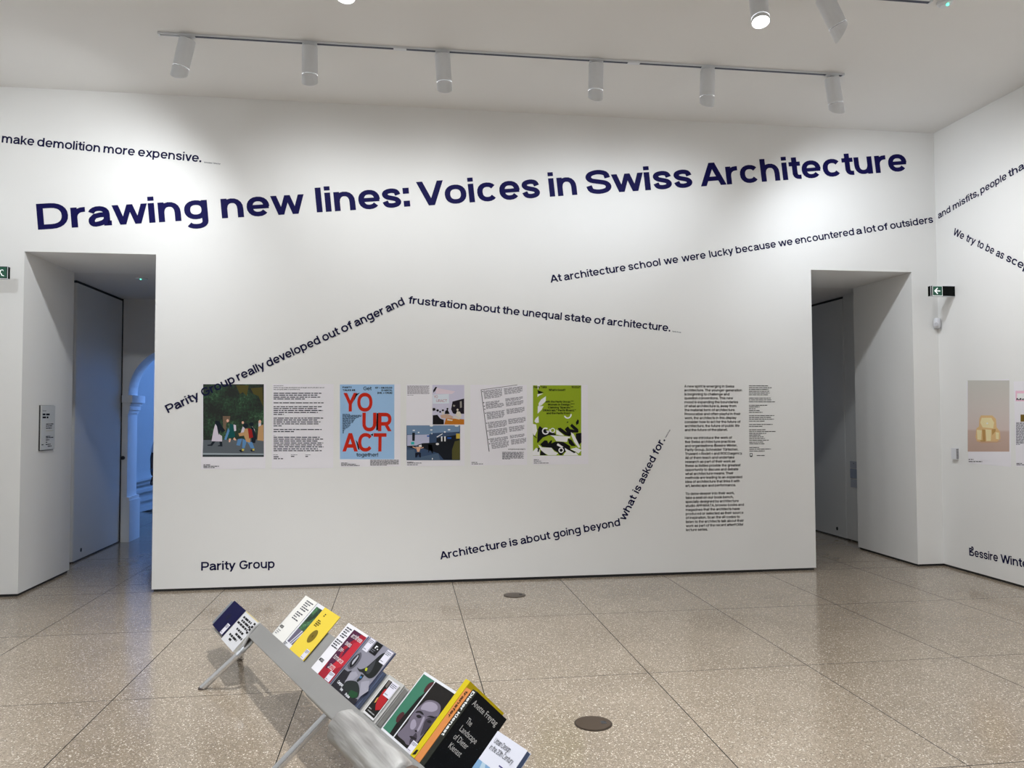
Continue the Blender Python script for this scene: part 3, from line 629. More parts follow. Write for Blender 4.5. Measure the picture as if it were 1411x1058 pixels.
# ------------------------------------------------------------------ exit signs
def exit_sign(xw, side, label, arrow):
    """box sign reaching out from a side wall, facing down the room; side = direction it points along x"""
    y0, z0, z1 = -0.256, 2.684, 2.782
    xe = xw + side * 0.258
    t = empty('exit_sign', (xw, y0, 2.73), label, 'exit sign')
    a, b_ = min(xw, xe), max(xw, xe)
    G().box(a, b_, y0, y0 + 0.045, z0, z1).obj('housing', M_SIGN, t)
    r = G(); f = 0.003
    for bx in ((a, b_, z1, z1 + f), (a, b_, z0 - f, z0)): r.box(bx[0], bx[1], y0 - 0.002, y0 + 0.047, bx[2], bx[3])
    xo = xe; r.box(min(xo, xo + side * f), max(xo, xo + side * f), y0 - 0.002, y0 + 0.003, z0 - f, z1 + f)
    r.obj('edge_trim', M_WHITEMET, t)
    yk = y0 - 0.002
    def sq(name, x0, x1, zz0, zz1, m, yy): return mesh_obj(name, [(x0, yy, zz0), (x1, yy, zz0), (x1, yy, zz1), (x0, yy, zz1)], [(0, 1, 2, 3)], m, t)
    if arrow:
        x0 = xe + 0.018; s_ = 0.102
        sq('panel_border', x0 - 0.004, x0 + s_ + 0.002, z0 + 0.001, z1 - 0.001, M_SIGNW, yk)
        sq('green_panel', x0, x0 + s_ - 0.003, z0 + 0.005, z1 - 0.004, M_GREEN, yk - 0.001)
        cx, cz = x0 + 0.047, (z0 + z1) / 2
        g_ = G()
        def bar(p, q_, w_):
            p = Vector((p[0], 0, p[1])); q_ = Vector((q_[0], 0, q_[1])); d = (q_ - p).normalized(); nn = Vector((-d.z, 0, d.x)) * w_ / 2
            o_ = Vector((cx, yk - 0.002, cz)); g_.add([o_ + p - nn, o_ + q_ - nn, o_ + q_ + nn, o_ + p + nn], [(0, 1, 2, 3)])
        bar((-0.022, 0), (0.032, 0), 0.011); bar((-0.029, -0.004), (0.004, 0.029), 0.012); bar((-0.029, 0.004), (0.004, -0.029), 0.012)
        g_.obj('arrow', M_SIGNW, t)
    else:
        sq('green_panel', a + 0.004, xe - 0.006, z0 + 0.005, z1 - 0.004, M_GREEN, yk)
        g_ = G(); ox, oz = xe - 0.052, (z0 + z1) / 2; yy = yk - 0.001
        def poly(ps): g_.add([(ox + p[0], yy, oz + p[1]) for p in ps], [tuple(range(len(ps)))])
        poly([(-0.018 + 0.008 * math.cos(k * PI / 4), 0.028 + 0.008 * math.sin(k * PI / 4)) for k in range(8)])          # head
        poly([(-0.014, 0.020), (0.004, 0.014), (0.000, -0.010), (-0.010, -0.008)])                                        # torso
        poly([(-0.012, 0.018), (-0.026, 0.006), (-0.024, 0.001), (-0.008, 0.011)])                                        # arm back
        poly([(0.002, 0.015), (0.016, 0.018), (0.020, 0.010), (0.024, 0.012), (0.018, 0.024), (0.000, 0.021)])            # arm front
        poly([(-0.010, -0.008), (-0.004, -0.010), (-0.010, -0.032), (-0.018, -0.036), (-0.030, -0.030), (-0.028, -0.025), (-0.017, -0.027)])
        poly([(0.000, -0.009), (0.008, -0.006), (0.014, -0.022), (0.028, -0.026), (0.028, -0.032), (0.008, -0.028)])
        poly([(-0.062, -0.034), (-0.044, -0.034), (-0.044, 0.030), (-0.062, 0.030)])                                      # doorway
        g_.obj('running_figure', M_SIGNW, t)
    return t
exit_sign(XR_, -1, 'black box exit sign with white left arrow on green, high on the right wall', True)
exit_sign(XL, 1, 'green exit sign with white running figure at the left photo edge', False)

# corner motion detector
t = empty('motion_detector', (5.35, -0.05, 2.443), 'white pill-shaped motion detector in the corner below the arrow exit sign', 'motion detector')
g_ = G(); n = 20; cx, cy = 5.352, -0.034
dv = Vector((-1, -1, 0)).normalized(); sv = Vector((1, -1, 0)).normalized()
rings = []
for k, (z, hw, dp) in enumerate(((-0.052, 0.012, 0.02), (-0.050, 0.024, 0.034), (-0.038, 0.033, 0.046), (-0.012, 0.035, 0.052), (0.02, 0.034, 0.046), (0.042, 0.030, 0.036), (0.050, 0.020, 0.024), (0.052, 0.01, 0.015))):
    rings.append([Vector((cx, cy, 2.443 + z)) + sv * hw * math.cos(PI * j / 10) + dv * dp * math.sin(PI * j / 10) for j in range(11)] + [Vector((cx, cy, 2.443 + z)) - sv * hw, Vector((cx, cy, 2.443 + z)) + sv * hw])
vs = [v for r in rings for v in r]; m_ = 13; fs = []
for i in range(len(rings) - 1):
    for j in range(m_): fs.append((i * m_ + j, i * m_ + (j + 1) % m_, (i + 1) * m_ + (j + 1) % m_, (i + 1) * m_ + j))
fs.append(tuple(range(m_))); fs.append(tuple((len(rings) - 1) * m_ + j for j in range(m_)))
mesh_obj('housing', vs, fs, M_PLASTIC, t, smooth=True)
lp = [Vector((cx, cy, 2.428)) + dv * 0.053 + sv * 0.018 * math.cos(2 * PI * k / 16) + Vector((0, 0, 0.018 * math.sin(2 * PI * k / 16))) for k in range(16)]
mesh_obj('sensor_window', lp, [tuple(range(16))], mat('sensor_window', (0.52, 0.53, 0.57), 0.4), t)
G().hexa([(5.345, -0.06, 2.388), (5.384, -0.06, 2.388), (5.384, -0.002, 2.388), (5.33, -0.002, 2.388), (5.350, -0.05, 2.394), (5.384, -0.05, 2.394), (5.384, -0.002, 2.394), (5.335, -0.002, 2.394)]).obj('bracket', M_PLASTIC, t)
# small sensor box on the right wall
t = empty('wall_sensor', (XR_, -0.22, 1.134), 'small white slatted sensor box on the right wall left of the pink print', 'sensor')
G().box(XR_ - 0.028, XR_, -0.255, -0.185, 1.08, 1.19).obj('housing', M_PLASTIC, t)
for k in range(7): G().box(XR_ - 0.0285, XR_ - 0.004, -0.2565, -0.255, 1.090 + k * 0.014, 1.097 + k * 0.014).obj('vent', M_DARK, t)
# switch plates on the lobby trim
t = empty('switch_plate', (5.314, 1.43, 0.86), 'grey blue switch and keypad plates stacked inside the right opening', 'switch')
G().box(5.306, 5.314, 1.36, 1.50, 0.88, 0.96).obj('top_plate', mat('plate_grey', (0.42, 0.44, 0.50), 0.5), t)
G().box(5.306, 5.314, 1.36, 1.50, 0.76, 0.87).obj('middle_plate', mat('plate_blue', (0.30, 0.34, 0.43), 0.5), t)
G().box(5.309, 5.314, 1.36, 1.50, 0.65, 0.745).obj('bottom_plate', MATS['plate_grey'], t)
G().box(5.304, 5.306, 1.42, 1.43, 0.93, 0.94).obj('indicator', M_DARK, t)
# room sign on the left reveal
XV = -3.2535
t = empty('room_sign', (XV, 0.45, 1.43), 'white upright room sign with black text on the left opening jamb', 'sign')
G().box(XV + 0.010, XV + 0.018, 0.335, 0.615, 1.228, 1.632).obj('panel', mat('sign_panel', (0.60, 0.61, 0.60), 0.5), t)
G().box(XV, XV + 0.010, 0.328, 0.607, 1.222, 1.634).obj('backing', M_DARK, t)
nv = Vector((1, 0, 0))
def rv(y, z): return Vector((XV + 0.018, y, z))
text_on('room_number', 'Room', rv(0.358, 1.578), rv(0.43, 1.578), 0.012, nv, M_BLACK, t, 0.16, 0.0008)
bars = G()
def dashes(g_, P0, du, nrm, z, x0, x1, h, rnd, lift=0.0008, density=1.0):
    """a row of word-like marks too small to read"""
    x = x0
    while x < x1 - h:
        w_ = min(rnd.uniform(2.0, 7.5) * h, x1 - x)
        a = P0 + du * x + Vector((0, 0, z)) + nrm * lift; b_ = P0 + du * (x + w_) + Vector((0, 0, z)) + nrm * lift
        g_.add([a, b_, b_ + Vector((0, 0, h)), a + Vector((0, 0, h))], [(0, 1, 2, 3)])
        x += w_ + h * 0.75
rnd = random.Random(3)
P0 = Vector((XV + 0.018, 0, 0)); dy = Vector((0, 1, 0))
for z, a, b_ in ((1.542, .358, .50), (1.515, .358, .475)): dashes(bars, P0, dy, nv, z, a, b_, 0.017, rnd)
for z, a, b_ in ((1.458, .43, .59), (1.440, .43, .56), (1.420, .43, .55), (1.345, .43, .52), (1.333, .43, .585), (1.313, .43, .51), (1.292, .43, .46), (1.272, .43, .54), (1.254, .47, .55), (1.272, .345, .385)):
    dashes(bars, P0, dy, nv, z, a, b_, 0.008, rnd)
bars.obj('text_lines', M_BLACK, t)['kind'] = 'stuff'
G().box(XV + 0.018, XV + 0.0186, 0.43, 0.585, 1.398, 1.401).obj('yellow_rule', flat('a09a70'), t)

# ------------------------------------------------------------------ wall lettering
cap_big = 0.227
t = empty('wall_headline', on_plane(52, 316, *PLANES['back'][:2]), 'large navy headline reading Drawing new lines: Voices in Swiss Architecture', 'lettering')
words('back', [('Drawing', (52.6, 316.6), (287.3, 302.1)), ('new', (306.0, 300.9), (420.8, 293.9)), ('lines:', (436.7, 292.7), (565.5, 284.4)),
               ('Voices', (576.6, 284.1), (744.8, 272.0)), ('in', (757.8, 271.1), (795.6, 268.4)), ('Swiss', (809.0, 267.9), (954.8, 257.7)),
               ('Architecture', (965.8, 257.0), (1250.4, 235.3))], cap_big, t, M_INK, 0.22)
CS = 0.071
def phrase(name, ws, label, plane='back', cap=CS, tail=None, lift=0.0015):
    p0, nrm = PLANES[plane][:2]
    t_ = empty(name, on_plane(ws[0][1][0], ws[0][1][1], p0, nrm), label, 'lettering')
    words(plane, ws, cap, t_, M_INK2, 0.20, lift)
    if tail:
        txt, A, B, cp = tail
        text_on('credit', txt, on_plane(*A, p0, nrm), on_plane(*B, p0, nrm), cp, nrm, M_INK2, t_, 0.18, 0.0015)
    return t_
def along(start, d, base, segs):
    """words of one line: segs = (word, x0, x1) in photo x; baseline through start with slope d"""
    return [(w_, (x0, start[1] + (x0 - start[0]) * d), (x1, start[1] + (x1 - start[0]) * d)) for w_, x0, x1 in segs]
phrase('wall_quote', along((2.3, 196.4), 0.0992, 0, [('make', 2.3, 46.9), ('demolition', 51, 137.7), ('more', 142.4, 185.5), ('expensive.', 190, 277.2)]),
       'navy quote line make demolition more expensive, above the left opening', cap=0.077, tail=('Schneider Türtscher', (281.2, 224.4), (303.9, 226.7), 0.011))
phrase('wall_quote', along((758.7, 389.5), -0.1572, 0, [('At', 758.7, 774.5), ('architecture', 777.9, 862.6), ('school', 866.5, 910.6), ('we', 915.4, 935), ('were', 939.8, 972.9),
       ('lucky', 977.9, 1011.2), ('because', 1014.6, 1069.6), ('we', 1073.2, 1092.6), ('encountered', 1096.1, 1177.3), ('a', 1180.4, 1188.2), ('lot', 1191.5, 1207.4), ('of', 1209.9, 1223.8), ('outsiders', 1227.2, 1286.0)]),
       'navy quote line At architecture school we were lucky, rising to the corner', cap=CS)
phrase('wall_quote', along((231.9, 569.2), -0.4596, 0, [('Parity', 231.9, 276.3), ('Group', 280.4, 324.9), ('really', 328.8, 366.9), ('developed', 369.7, 442.5), ('out', 446.5, 469), ('of', 472.5, 487.2), ('anger', 490.7, 530.5), ('and', 533.9, 558.3)]),
       'navy quote line Parity Group really developed out of anger and, climbing right', cap=0.074, lift=0.0040)
phrase('wall_quote', along((562.5, 418.1), 0.1074, 0, [('frustration', 562.5, 642.9), ('about', 646.8, 688.7), ('the', 692.1, 715.6), ('unequal', 719.7, 773.6), ('state', 777.6, 814.5), ('of', 818.3, 833.2), ('architecture.', 836.4, 923.3)]),
       'navy quote line frustration about the unequal state of architecture, sloping down', cap=CS, tail=('Parity Group', (926.3, 457.3), (938.3, 458.6), 0.011))
phrase('wall_quote', along((606.8, 770.9), -0.1891, 0, [('Architecture', 606.8, 699), ('is', 702.8, 713.9), ('about', 717.9, 758.5), ('going', 763.1, 800.5), ('beyond', 805.1, 854.8)]),
       'navy quote line Architecture is about going beyond, low on the wall', cap=CS)
p_s = (861.2, 718.0); dd = (0.445 / 6.61, -0.895 / 6.61)
seg = lambda a, b_: ((p_s[0] + dd[0] * a, p_s[1] + dd[1] * a), (p_s[0] + dd[0] * b_, p_s[1] + dd[1] * b_))
phrase('wall_quote', [(w_, *seg(a, b_)) for w_, a, b_ in (('what', 0, 243), ('is', 278, 344), ('asked', 375, 640), ('for.', 672, 826))],
       'navy quote line what is asked for, climbing steeply beside the intro text', cap=CS, tail=('Parity Group', (917.6, 603.2), (923.7, 592.4), 0.011))
phrase('wall_title', [('Parity', (277.2, 786.0), (324.8, 784.3)), ('Group', (329.9, 784.1), (378.4, 782.3))], 'small navy title reading Parity Group low on the back wall at left', cap=0.075)
phrase('wall_quote', [(w_, (x0, 301.6 - 0.5846 * (x0 - 1293.3)), (x1, 301.6 - 0.5846 * (x1 - 1293.3))) for w_, x0, x1 in (('and', 1293.3, 1310.2), ('misfits,', 1313.6, 1349.0), ('people', 1351.7, 1387.6), ('that', 1390.4, 1417))],
       'navy quote line and misfits, people that, climbing on the right wall', plane='right', cap=0.068)
phrase('wall_quote', [(w_, (x0, 323.1 + 0.495 * (x0 - 1312.8)), (x1, 323.1 + 0.495 * (x1 - 1312.8))) for w_, x0, x1 in (('We', 1312.8, 1327.0), ('try', 1330.4, 1342.6), ('to', 1345.6, 1354.0), ('be', 1357.4, 1368.2), ('as', 1371.8, 1381.8), ('sceptical', 1385.8, 1446))],
       'navy quote line We try to be as sceptical, falling on the right wall', plane='right', cap=0.068)
phrase('wall_title', [('Bessire', (1336, 765.2), (1375.5, 773.9)), ('Winter', (1379.2, 774.8), (1423, 784.5))], 'small navy title reading Bessire Winter low on the right wall', plane='right', cap=0.075)

INTRO = """A new spirit is emerging in Swiss
architecture. The younger generation
is beginning to challenge and
question conventions. This new
mood is expanding the boundaries
of what architecture is, away from
the material form of architecture.
Provocative and often playful in their
work, the architects in this display
consider how to act for the future of
architecture, the future of public life
and the future of the planet.

Here we introduce the work of
five Swiss architecture practices
and organisations: Bessire Winter,
Parity Group, Schneider Türtscher,
Truwant + Rodet + and ROCO.agency.
All of them teach and undertake
research as part of their work as
these activities provide the greatest
opportunity to discuss and debate
what architecture means. Their
methods are leading to an expanded
idea of architecture that links it with
art, landscape and performance.

To delve deeper into their work,
take a seat on our book bench,
specially designed by architecture
studio APPARATA, browse books and
magazines that the architects have
produced or selected as their source
of inspiration. Scan the QR codes to
listen to the architects talk about their
work as part of the recent afterFORM
lecture series.""".split('\n')
NB = Vector((0, -1, 0))
t = empty('wall_text', (2.69, 0, 1.1), 'long black introduction text column on the back wall left of the right opening', 'lettering')
z_top, z_bot = 1.790, 0.411; stepz = (z_top - z_bot) / (len(INTRO) - 1)
vs0, _ = text_mesh('Provocative and often playful in their', 0.19)
per = 0.568 / (max(v[0] for v in vs0) - min(v[0] for v in vs0))
for k, ln in enumerate(INTRO):
    if not ln: continue
    z = z_top - k * stepz; vs_, fs_ = text_mesh(ln, 0.19); x0 = min(v[0] for v in vs_); sy = 0.0242
    mesh_obj('text_line', [(2.689 + (x - x0) * per, -0.0015 - zz, z + y * sy) for x, y, zz in vs_], fs_, M_BLACK, t)
# credits column, too small to read in the photo
t = empty('wall_text', (3.30, 0, 1.5), 'narrow column of tiny black credit lines right of the introduction text', 'lettering')
CR = [(100, 350, 105), (123, 380, 105), (145, 340, 105), (167, 355, 105), (188, 358, 105), (210, 343, 105), (250, 368, 105), (272, 375, 105), (295, 425, 105), (337, 333, 106), (357, 235, 106), (379, 187, 106), (401, 245, 106), (423, 270, 106),
      (463, 413, 107), (485, 385, 107), (506, 408, 107), (530, 308, 107), (571, 392, 107), (593, 268, 107), (635, 312, 108), (657, 428, 108), (679, 315, 108), (700, 245, 108), (721, 282, 109), (741, 300, 109), (763, 345, 109), (785, 278, 109), (805, 292, 110),
      (850, 225, 110), (871, 372, 110), (893, 295, 110), (947, 295, 200)]
cr = G(); rnd = random.Random(11)
for y_, x1_, x0_ in CR:
    a = on_plane(1020 + x0_ / 8.817, 520 + (y_ + 5) / 8.817, *PLANES['back'][:2]); b_ = on_plane(1020 + x1_ / 8.817, 520 + (y_ + 5) / 8.817, *PLANES['back'][:2])
    dashes(cr, Vector((0, 0, 0)), Vector((1, 0, 0)), NB, a.z, a.x, b_.x, 0.0068, rnd, 0.0015)
cr.obj('text_lines', mat('grey_black_print', (0.03, 0.03, 0.035), 0.6), t)['kind'] = 'stuff'
lg = G()
def backrect(g_, x0, y0, x1, y1, ox, oy, sc, lift):
    ps = [on_plane(ox + x / sc, oy + y / sc, *PLANES['back'][:2]) + NB * lift for x, y in ((x0, y1), (x1, y1), (x1, y0), (x0, y0))]
    g_.add(ps, [(0, 1, 2, 3)])
for r in ((115, 920, 121, 960), (121, 920, 148, 927), (142, 927, 148, 960), (121, 952, 142, 965)): backrect(lg, *r, 1020, 520, 8.817, 0.0015)
lg.obj('square_emblem', M_BLACK, t)

# ------------------------------------------------------------------ posters
class Sheet:
    """a print on a wall; drawing coordinates are those of an enlarged view of it (ox, oy = its corner in the photo, sc = its scale)"""
    def __init__(s, name, label, cat, plane, ox, oy, sc, rect, group, m=M_PAPER):
        s.p0, s.n = PLANES[plane][:2]; s.u, s.w = PLANES[plane][2:]; s.ox, s.oy, s.sc = ox, oy, sc
        x0, y0, x1, y1 = rect
        A = s.P(x0, y1); B = s.P(x1, y0); C1 = s.P(x0, y0); C2 = s.P(x1, y1)
        ua, ub = (A.dot(s.u) + C1.dot(s.u)) / 2, (B.dot(s.u) + C2.dot(s.u)) / 2; za, zb = (A.z + C2.z) / 2, (B.z + C1.z) / 2
        s.base = s.p0 - s.u * s.p0.dot(s.u); base = s.base
        q = lambda a, z, l: base + s.u * a + Vector((0, 0, z)) + s.n * l
        s.q = q; s.bounds = (ua, ub, za, zb); th = 0.0012
        s.t = empty(name, q((ua + ub) / 2, za, 0), label, cat, group)
        G().hexa([q(ua, za, 0), q(ub, za, 0), q(ub, za, th), q(ua, za, th), q(ua, zb, 0), q(ub, zb, 0), q(ub, zb, th), q(ua, zb, th)]).obj('sheet', m, s.t)
        s.lv = 0.0012
    def P(s, x, y): return on_plane(s.ox + x / s.sc, s.oy + y / s.sc, s.p0, s.n)
    def lift(s): s.lv += 0.00012; return s.lv
    def polys(s, name, col, lst, lv=None, m=None):
        g_ = G(); lv = lv or s.lift()
        for ps in lst: g_.add([s.P(x, y) + s.n * lv for x, y in ps], [tuple(range(len(ps)))])
        o_ = g_.obj(name, m or flat(col), s.t)
        if len(lst) > 1: o_['kind'] = 'stuff'
        return o_
    def rect(s, name, col, x0, y0, x1, y1, m=None): return s.polys(name, col, [[(x0, y1), (x1, y1), (x1, y0), (x0, y0)]], m=m)
    def disc(s, x, y, r, r2=None, n=12): r2 = r2 or r; return [(x + r * math.cos(2 * PI * k / n), y + r2 * math.sin(2 * PI * k / n)) for k in range(n)]
    def text(s, txt, x0, x1, y, cap, col='101014', weight=0.16, m=None, y2=None):
        A = s.P(x0, y); B = s.P(x1, y if y2 is None else y2); c = (s.P(x0, y) - s.P(x0, y - cap)).length
        return text_on('title', txt, A, B, c, s.n, m or flat(col), s.t, weight, s.lift())
    def lines(s, name, col, rows, h, seed=1, slope=0.0):
        g_ = G(); rnd_ = random.Random(seed); lv = s.lift()
        for y, x0, x1 in rows:
            x = x0
            while x < x1 - h * 0.5:
                w_ = min(rnd_.uniform(2, 7) * h, x1 - x); ya = y + slope * (x - x0); yb = y + slope * (x + w_ - x0)
                g_.add([s.P(x, ya + h) + s.n * lv, s.P(x + w_, yb + h) + s.n * lv, s.P(x + w_, yb) + s.n * lv, s.P(x, ya) + s.n * lv], [(0, 1, 2, 3)])
                x += w_ + h * 0.8
        o_ = g_.obj(name, flat(col), s.t); o_['kind'] = 'stuff'; return o_
GP = 'printed sheets in a row on the back wall'
# 1 people walking past dark trees
s = Sheet('poster', 'printed photo of people walking past dark trees at night, first in the row', 'poster', 'back', 270, 520, 7.426, (58, 66, 714, 936), GP)
s.rect('night_foliage', '', 74, 69, 695, 812, m=M_FOLIAGE)
s.polys('branches', '4a4420', [[(410, 80), (540, 80), (520, 190), (480, 150), (450, 170)], [(560, 110), (680, 100), (690, 300), (640, 190), (590, 170)]])
s.polys('tree_trunk', '6b5848', [[(275, 395), (352, 395), (345, 450), (310, 470), (305, 560), (280, 530)]])
s.polys('road', '565c62', [[(74, 640), (695, 632), (693, 812), (68, 812)]])
s.polys('kerb', '8c969c', [[(70, 772), (693, 778), (693, 792), (69, 790)]])
s.polys('kerb_shadow', '30363a', [[(69, 792), (693, 794), (693, 812), (68, 812)]])
s.polys('white_clothes', 'c4bcc8', [[(200, 470), (180, 540), (160, 652), (268, 655), (268, 600), (240, 580), (222, 500)], [(385, 480), (410, 488), (412, 545), (390, 550)], [(640, 445), (665, 445), (668, 500), (640, 510)], [(480, 500), (500, 520), (498, 570), (470, 590), (455, 575)], [(575, 500), (600, 530), (610, 600), (590, 560)]])
s.polys('dark_clothes', '141c26', [[(200, 440), (240, 450), (268, 500), (302, 545), (265, 562), (250, 540), (232, 590), (215, 500), (196, 470)], [(170, 652), (200, 655), (165, 700), (120, 698), (118, 688), (150, 685)], [(240, 655), (268, 655), (272, 705), (225, 703), (225, 695), (245, 690)], [(560, 500), (590, 515), (620, 610), (605, 672), (565, 665), (575, 600)],
        s.disc(508, 492, 27, 22), s.disc(568, 478, 24, 20), [(440, 745), (470, 735), (490, 755), (460, 765)], [(556, 740), (590, 735), (600, 755), (565, 758)]])
s.polys('teal_coat', '0e4c4c', [[(350, 470), (382, 482), (402, 610), (330, 622), (342, 545)]])
s.polys('jeans', '5580ac', [[(330, 515), (345, 545), (312, 640), (290, 634), (312, 570)], [(480, 625), (520, 650), (500, 722), (474, 724)], [(522, 655), (575, 660), (600, 725), (560, 722), (545, 690)], [(430, 630), (475, 625), (450, 698), (414, 692)]])
s.polys('tan_coat', 'b08a60', [[(500, 525), (545, 520), (560, 610), (552, 668), (515, 655), (492, 595), (445, 602), (434, 572), (490, 560)], [(640, 505), (690, 480), (692, 650), (628, 642)]])
s.polys('red_bag', '8e1c1c', [[(530, 518), (572, 530), (586, 612), (545, 625)]])
s.polys('faces_and_socks', 'd8a890', [s.disc(325, 442, 13, 16), s.disc(480, 462, 12, 14), [(338, 625), (360, 625), (350, 662), (336, 662)], [(395, 612), (415, 640), (400, 645), (380, 630)], s.disc(655, 452, 14, 18)])
s.polys('yellow_socks', 'c8b85a', [[(470, 730), (495, 730), (490, 752), (470, 750)], [(578, 730), (598, 728), (598, 748), (580, 748)]])
s.lines('caption', '303038', [(890, 78, 148), (904, 78, 236), (918, 78, 192)], 7)
# 2 text sheet
s = Sheet('poster', 'white sheet filled with small dark paragraphs, second in the row', 'poster', 'back', 370, 520, 14.853, (74, 135, 1330, 1860), GP)
rows = [(198, 1140), (236, 650), (314, 1082), (352, 1000), (393, 1078), (431, 745), (510, 1140), (588, 1088), (627, 990), (666, 1115), (706, 1008), (747, 315), (822, 1120), (861, 1018), (900, 1062), (940, 1022), (982, 270)]
rows += [(y + 891, x) for y, x in ((165, 1088), (207, 522), (322, 1048), (361, 1128), (400, 1020), (440, 1120), (480, 1110), (519, 1128), (560, 1010), (598, 1090), (722, 205), (761, 298))]
text_on('title', 'Parity Group really developed out of anger and frustration about', s.P(104, 217) , s.P(1140, 217), 0.0093, s.n, M_BLACK, s.t, 0.2, s.lift())
text_on('title', 'the unequal state of architecture.', s.P(104, 256), s.P(650, 256), 0.0093, s.n, M_BLACK, s.t, 0.2, s.lift())
s.lines('text_lines', '1a1828', [(y, 104, x) for y, x in rows[2:]], 19, 5)
s.lines('small_headings', '404048', [(164, 104, 308), (1186, 104, 140), (1578, 98, 190), (1578, 460, 590), (1578, 756, 860)], 9, 6)
s.lines('dates', '1a1828', [(1606, 460, 545), (1606, 756, 830)], 19, 7)
# 3 blue poster
s = Sheet('poster', 'pale blue poster with huge red letters YO UR ACT, third in the row', 'poster', 'back', 455, 520, 7.426, (99, 70, 718, 912), GP)
s.rect('blue_field', '8fb0d2', 100, 72, 656, 836)
RED = 'b4230f'
s.text('YO', 135, 432, 348, 190, RED, 0.23)
s.text('UR', 328, 628, 550, 190, RED, 0.23)
s.text('ACT', 125, 574, 757, 188, RED, 0.23)
s.polys('black_slits', '08080a', [[(238, 250), (262, 170), (305, 155), (270, 190)], [(476, 365), (492, 365), (490, 540), (470, 540)], [(262, 640), (280, 660), (302, 742), (285, 735)], [(412, 585), (440, 572), (436, 600)]])
s.text('PARITY', 126, 222, 110, 17, '101014', 0.26); s.text('TALKS #8', 126, 256, 138, 17, '101014', 0.26)
s.text('Get', 340, 424, 130, 36, '101014', 0.18)
s.text('07 – 08.03.23', 460, 634, 114, 17, '101014', 0.26); s.text('D-ARCH,', 524, 634, 140, 17, '101014', 0.26); s.text('(HIL + ONA)', 484, 634, 166, 17, '101014', 0.26)
s.text('together!', 268, 490, 808, 36, '20242c', 0.19)
s.lines('list_lines', '283a50', [(374 + k * 10.6, 126, max(140, [205, 322, 318, 300, 262, 252, 245, 238, 232, 215, 205, 205, 195, 180, 160, 150, 142, 138, 134][k])) for k in range(19)], 6, 9)
s.lines('caption', '303038', [(872, 112, 180), (884, 112, 262), (897, 112, 306)], 6, 10); s.lines('caption', '303038', [(843, 410, 700), (856, 410, 700), (868, 410, 696), (880, 410, 700), (893, 410, 580)], 6, 12)
# 4 two photos
s = Sheet('poster', 'white sheet with a meeting photo above a crowded hall photo, fourth in the row', 'poster', 'back', 556, 526, 15.854, (62, 62, 1335, 1840), GP)
s.lines('text_lines', '77717a', [(84 + k * 17, 84, 570 - (k % 3) * 12) for k in range(11)] + [(286, 84, 220)], 10, 13)
s.rect('meeting_photo', 'b9b6c8', 632, 70, 1325, 932)
s.polys('tent_roof', 'cdbec8', [[(720, 130), (1130, 210), (1060, 265), (700, 262)]])
s.polys('projection', 'c6cddd', [[(640, 280), (990, 265), (995, 470), (640, 478)]])
s.text('YO', 660, 750, 355, 60, 'a05060', 0.14); s.text('URACT', 715, 950, 440, 55, 'a05060', 0.14)
s.polys('dark_back', '1c1620', [[(1070, 430), (1325, 365), (1325, 700), (1080, 690), (1040, 600)], [(640, 570), (690, 575), (700, 620), (640, 640)], [(650, 180), (700, 110), (735, 115), (690, 200), (650, 240)]])
s.polys('window_strips', '8c8880', [[(1230, 430), (1270, 420), (1275, 560), (1235, 570)], [(1085, 500), (1130, 510), (1120, 545), (1080, 540)]])
s.polys('table', 'b06a1e', [[(930, 790), (1325, 820), (1325, 932), (890, 932)]]); s.polys('tables_pale', 'b89a86', [[(800, 730), (960, 700), (1090, 760), (1060, 800), (930, 800), (830, 790)]])
s.polys('people_dark', '120e12', [[(640, 730), (740, 720), (800, 800), (880, 830), (880, 932), (640, 932)], s.disc(745, 625, 28, 26), s.disc(800, 655, 20, 22), [(910, 640), (960, 600), (1010, 700), (900, 700)], s.disc(860, 622, 26, 20), s.disc(960, 590, 22, 22), s.disc(665, 600, 34, 30), [(1110, 640), (1170, 650), (1150, 700), (1100, 700)]])
s.polys('people_shirts', 'c8c2b4', [[(1170, 640), (1230, 650), (1268, 720), (1250, 800), (1190, 770), (1130, 740)], [(840, 660), (885, 655), (880, 710), (835, 705)], [(1080, 745), (1240, 800), (1220, 825), (1110, 800)], [(960, 810), (1080, 830), (1060, 855), (950, 840)], s.disc(1180, 610, 22, 24)])
s.rect('hall_photo', '33445f', 66, 952, 1236, 1712)
s.polys('hall_ceiling', '68809c', [[(75, 955), (1230, 955), (1220, 1090), (640, 1120), (560, 1150), (80, 1150)]])
s.polys('hall_wall', 'a8aac0', [[(80, 1160), (560, 1150), (560, 1330), (420, 1380), (80, 1400)]])
s.polys('hall_dark', '10141c', [[(190, 1110), (250, 1110), (245, 1290), (190, 1290)], [(640, 1330), (1220, 1300), (1230, 1700), (880, 1700), (760, 1560), (560, 1500), (430, 1450), (300, 1380), (420, 1340)], [(720, 1230), (1220, 1150), (1220, 1320), (720, 1320)], [(260, 1550), (380, 1550), (380, 1650), (350, 1650), (320, 1570), (290, 1570), (270, 1650), (250, 1640)], [(540, 1370), (620, 1370), (650, 1560), (620, 1560), (580, 1470), (540, 1560)], [(80, 1400), (250, 1400), (280, 1470), (80, 1420)]])
s.polys('hall_floor', '46586e', [[(80, 1480), (240, 1480), (260, 1660), (760, 1560), (800, 1705), (75, 1705)]])
s.polys('walker_back', 'c49a7e', [[(270, 1420), (380, 1420), (345, 1530), (300, 1530)], [(195, 1410), (270, 1435), (270, 1460), (200, 1430)], [(375, 1440), (440, 1425), (440, 1440), (380, 1460)]])
s.polys('walker_legs', '0c1020', [[(270, 1545), (370, 1545), (380, 1650), (350, 1650), (325, 1580), (285, 1650), (255, 1645)]])
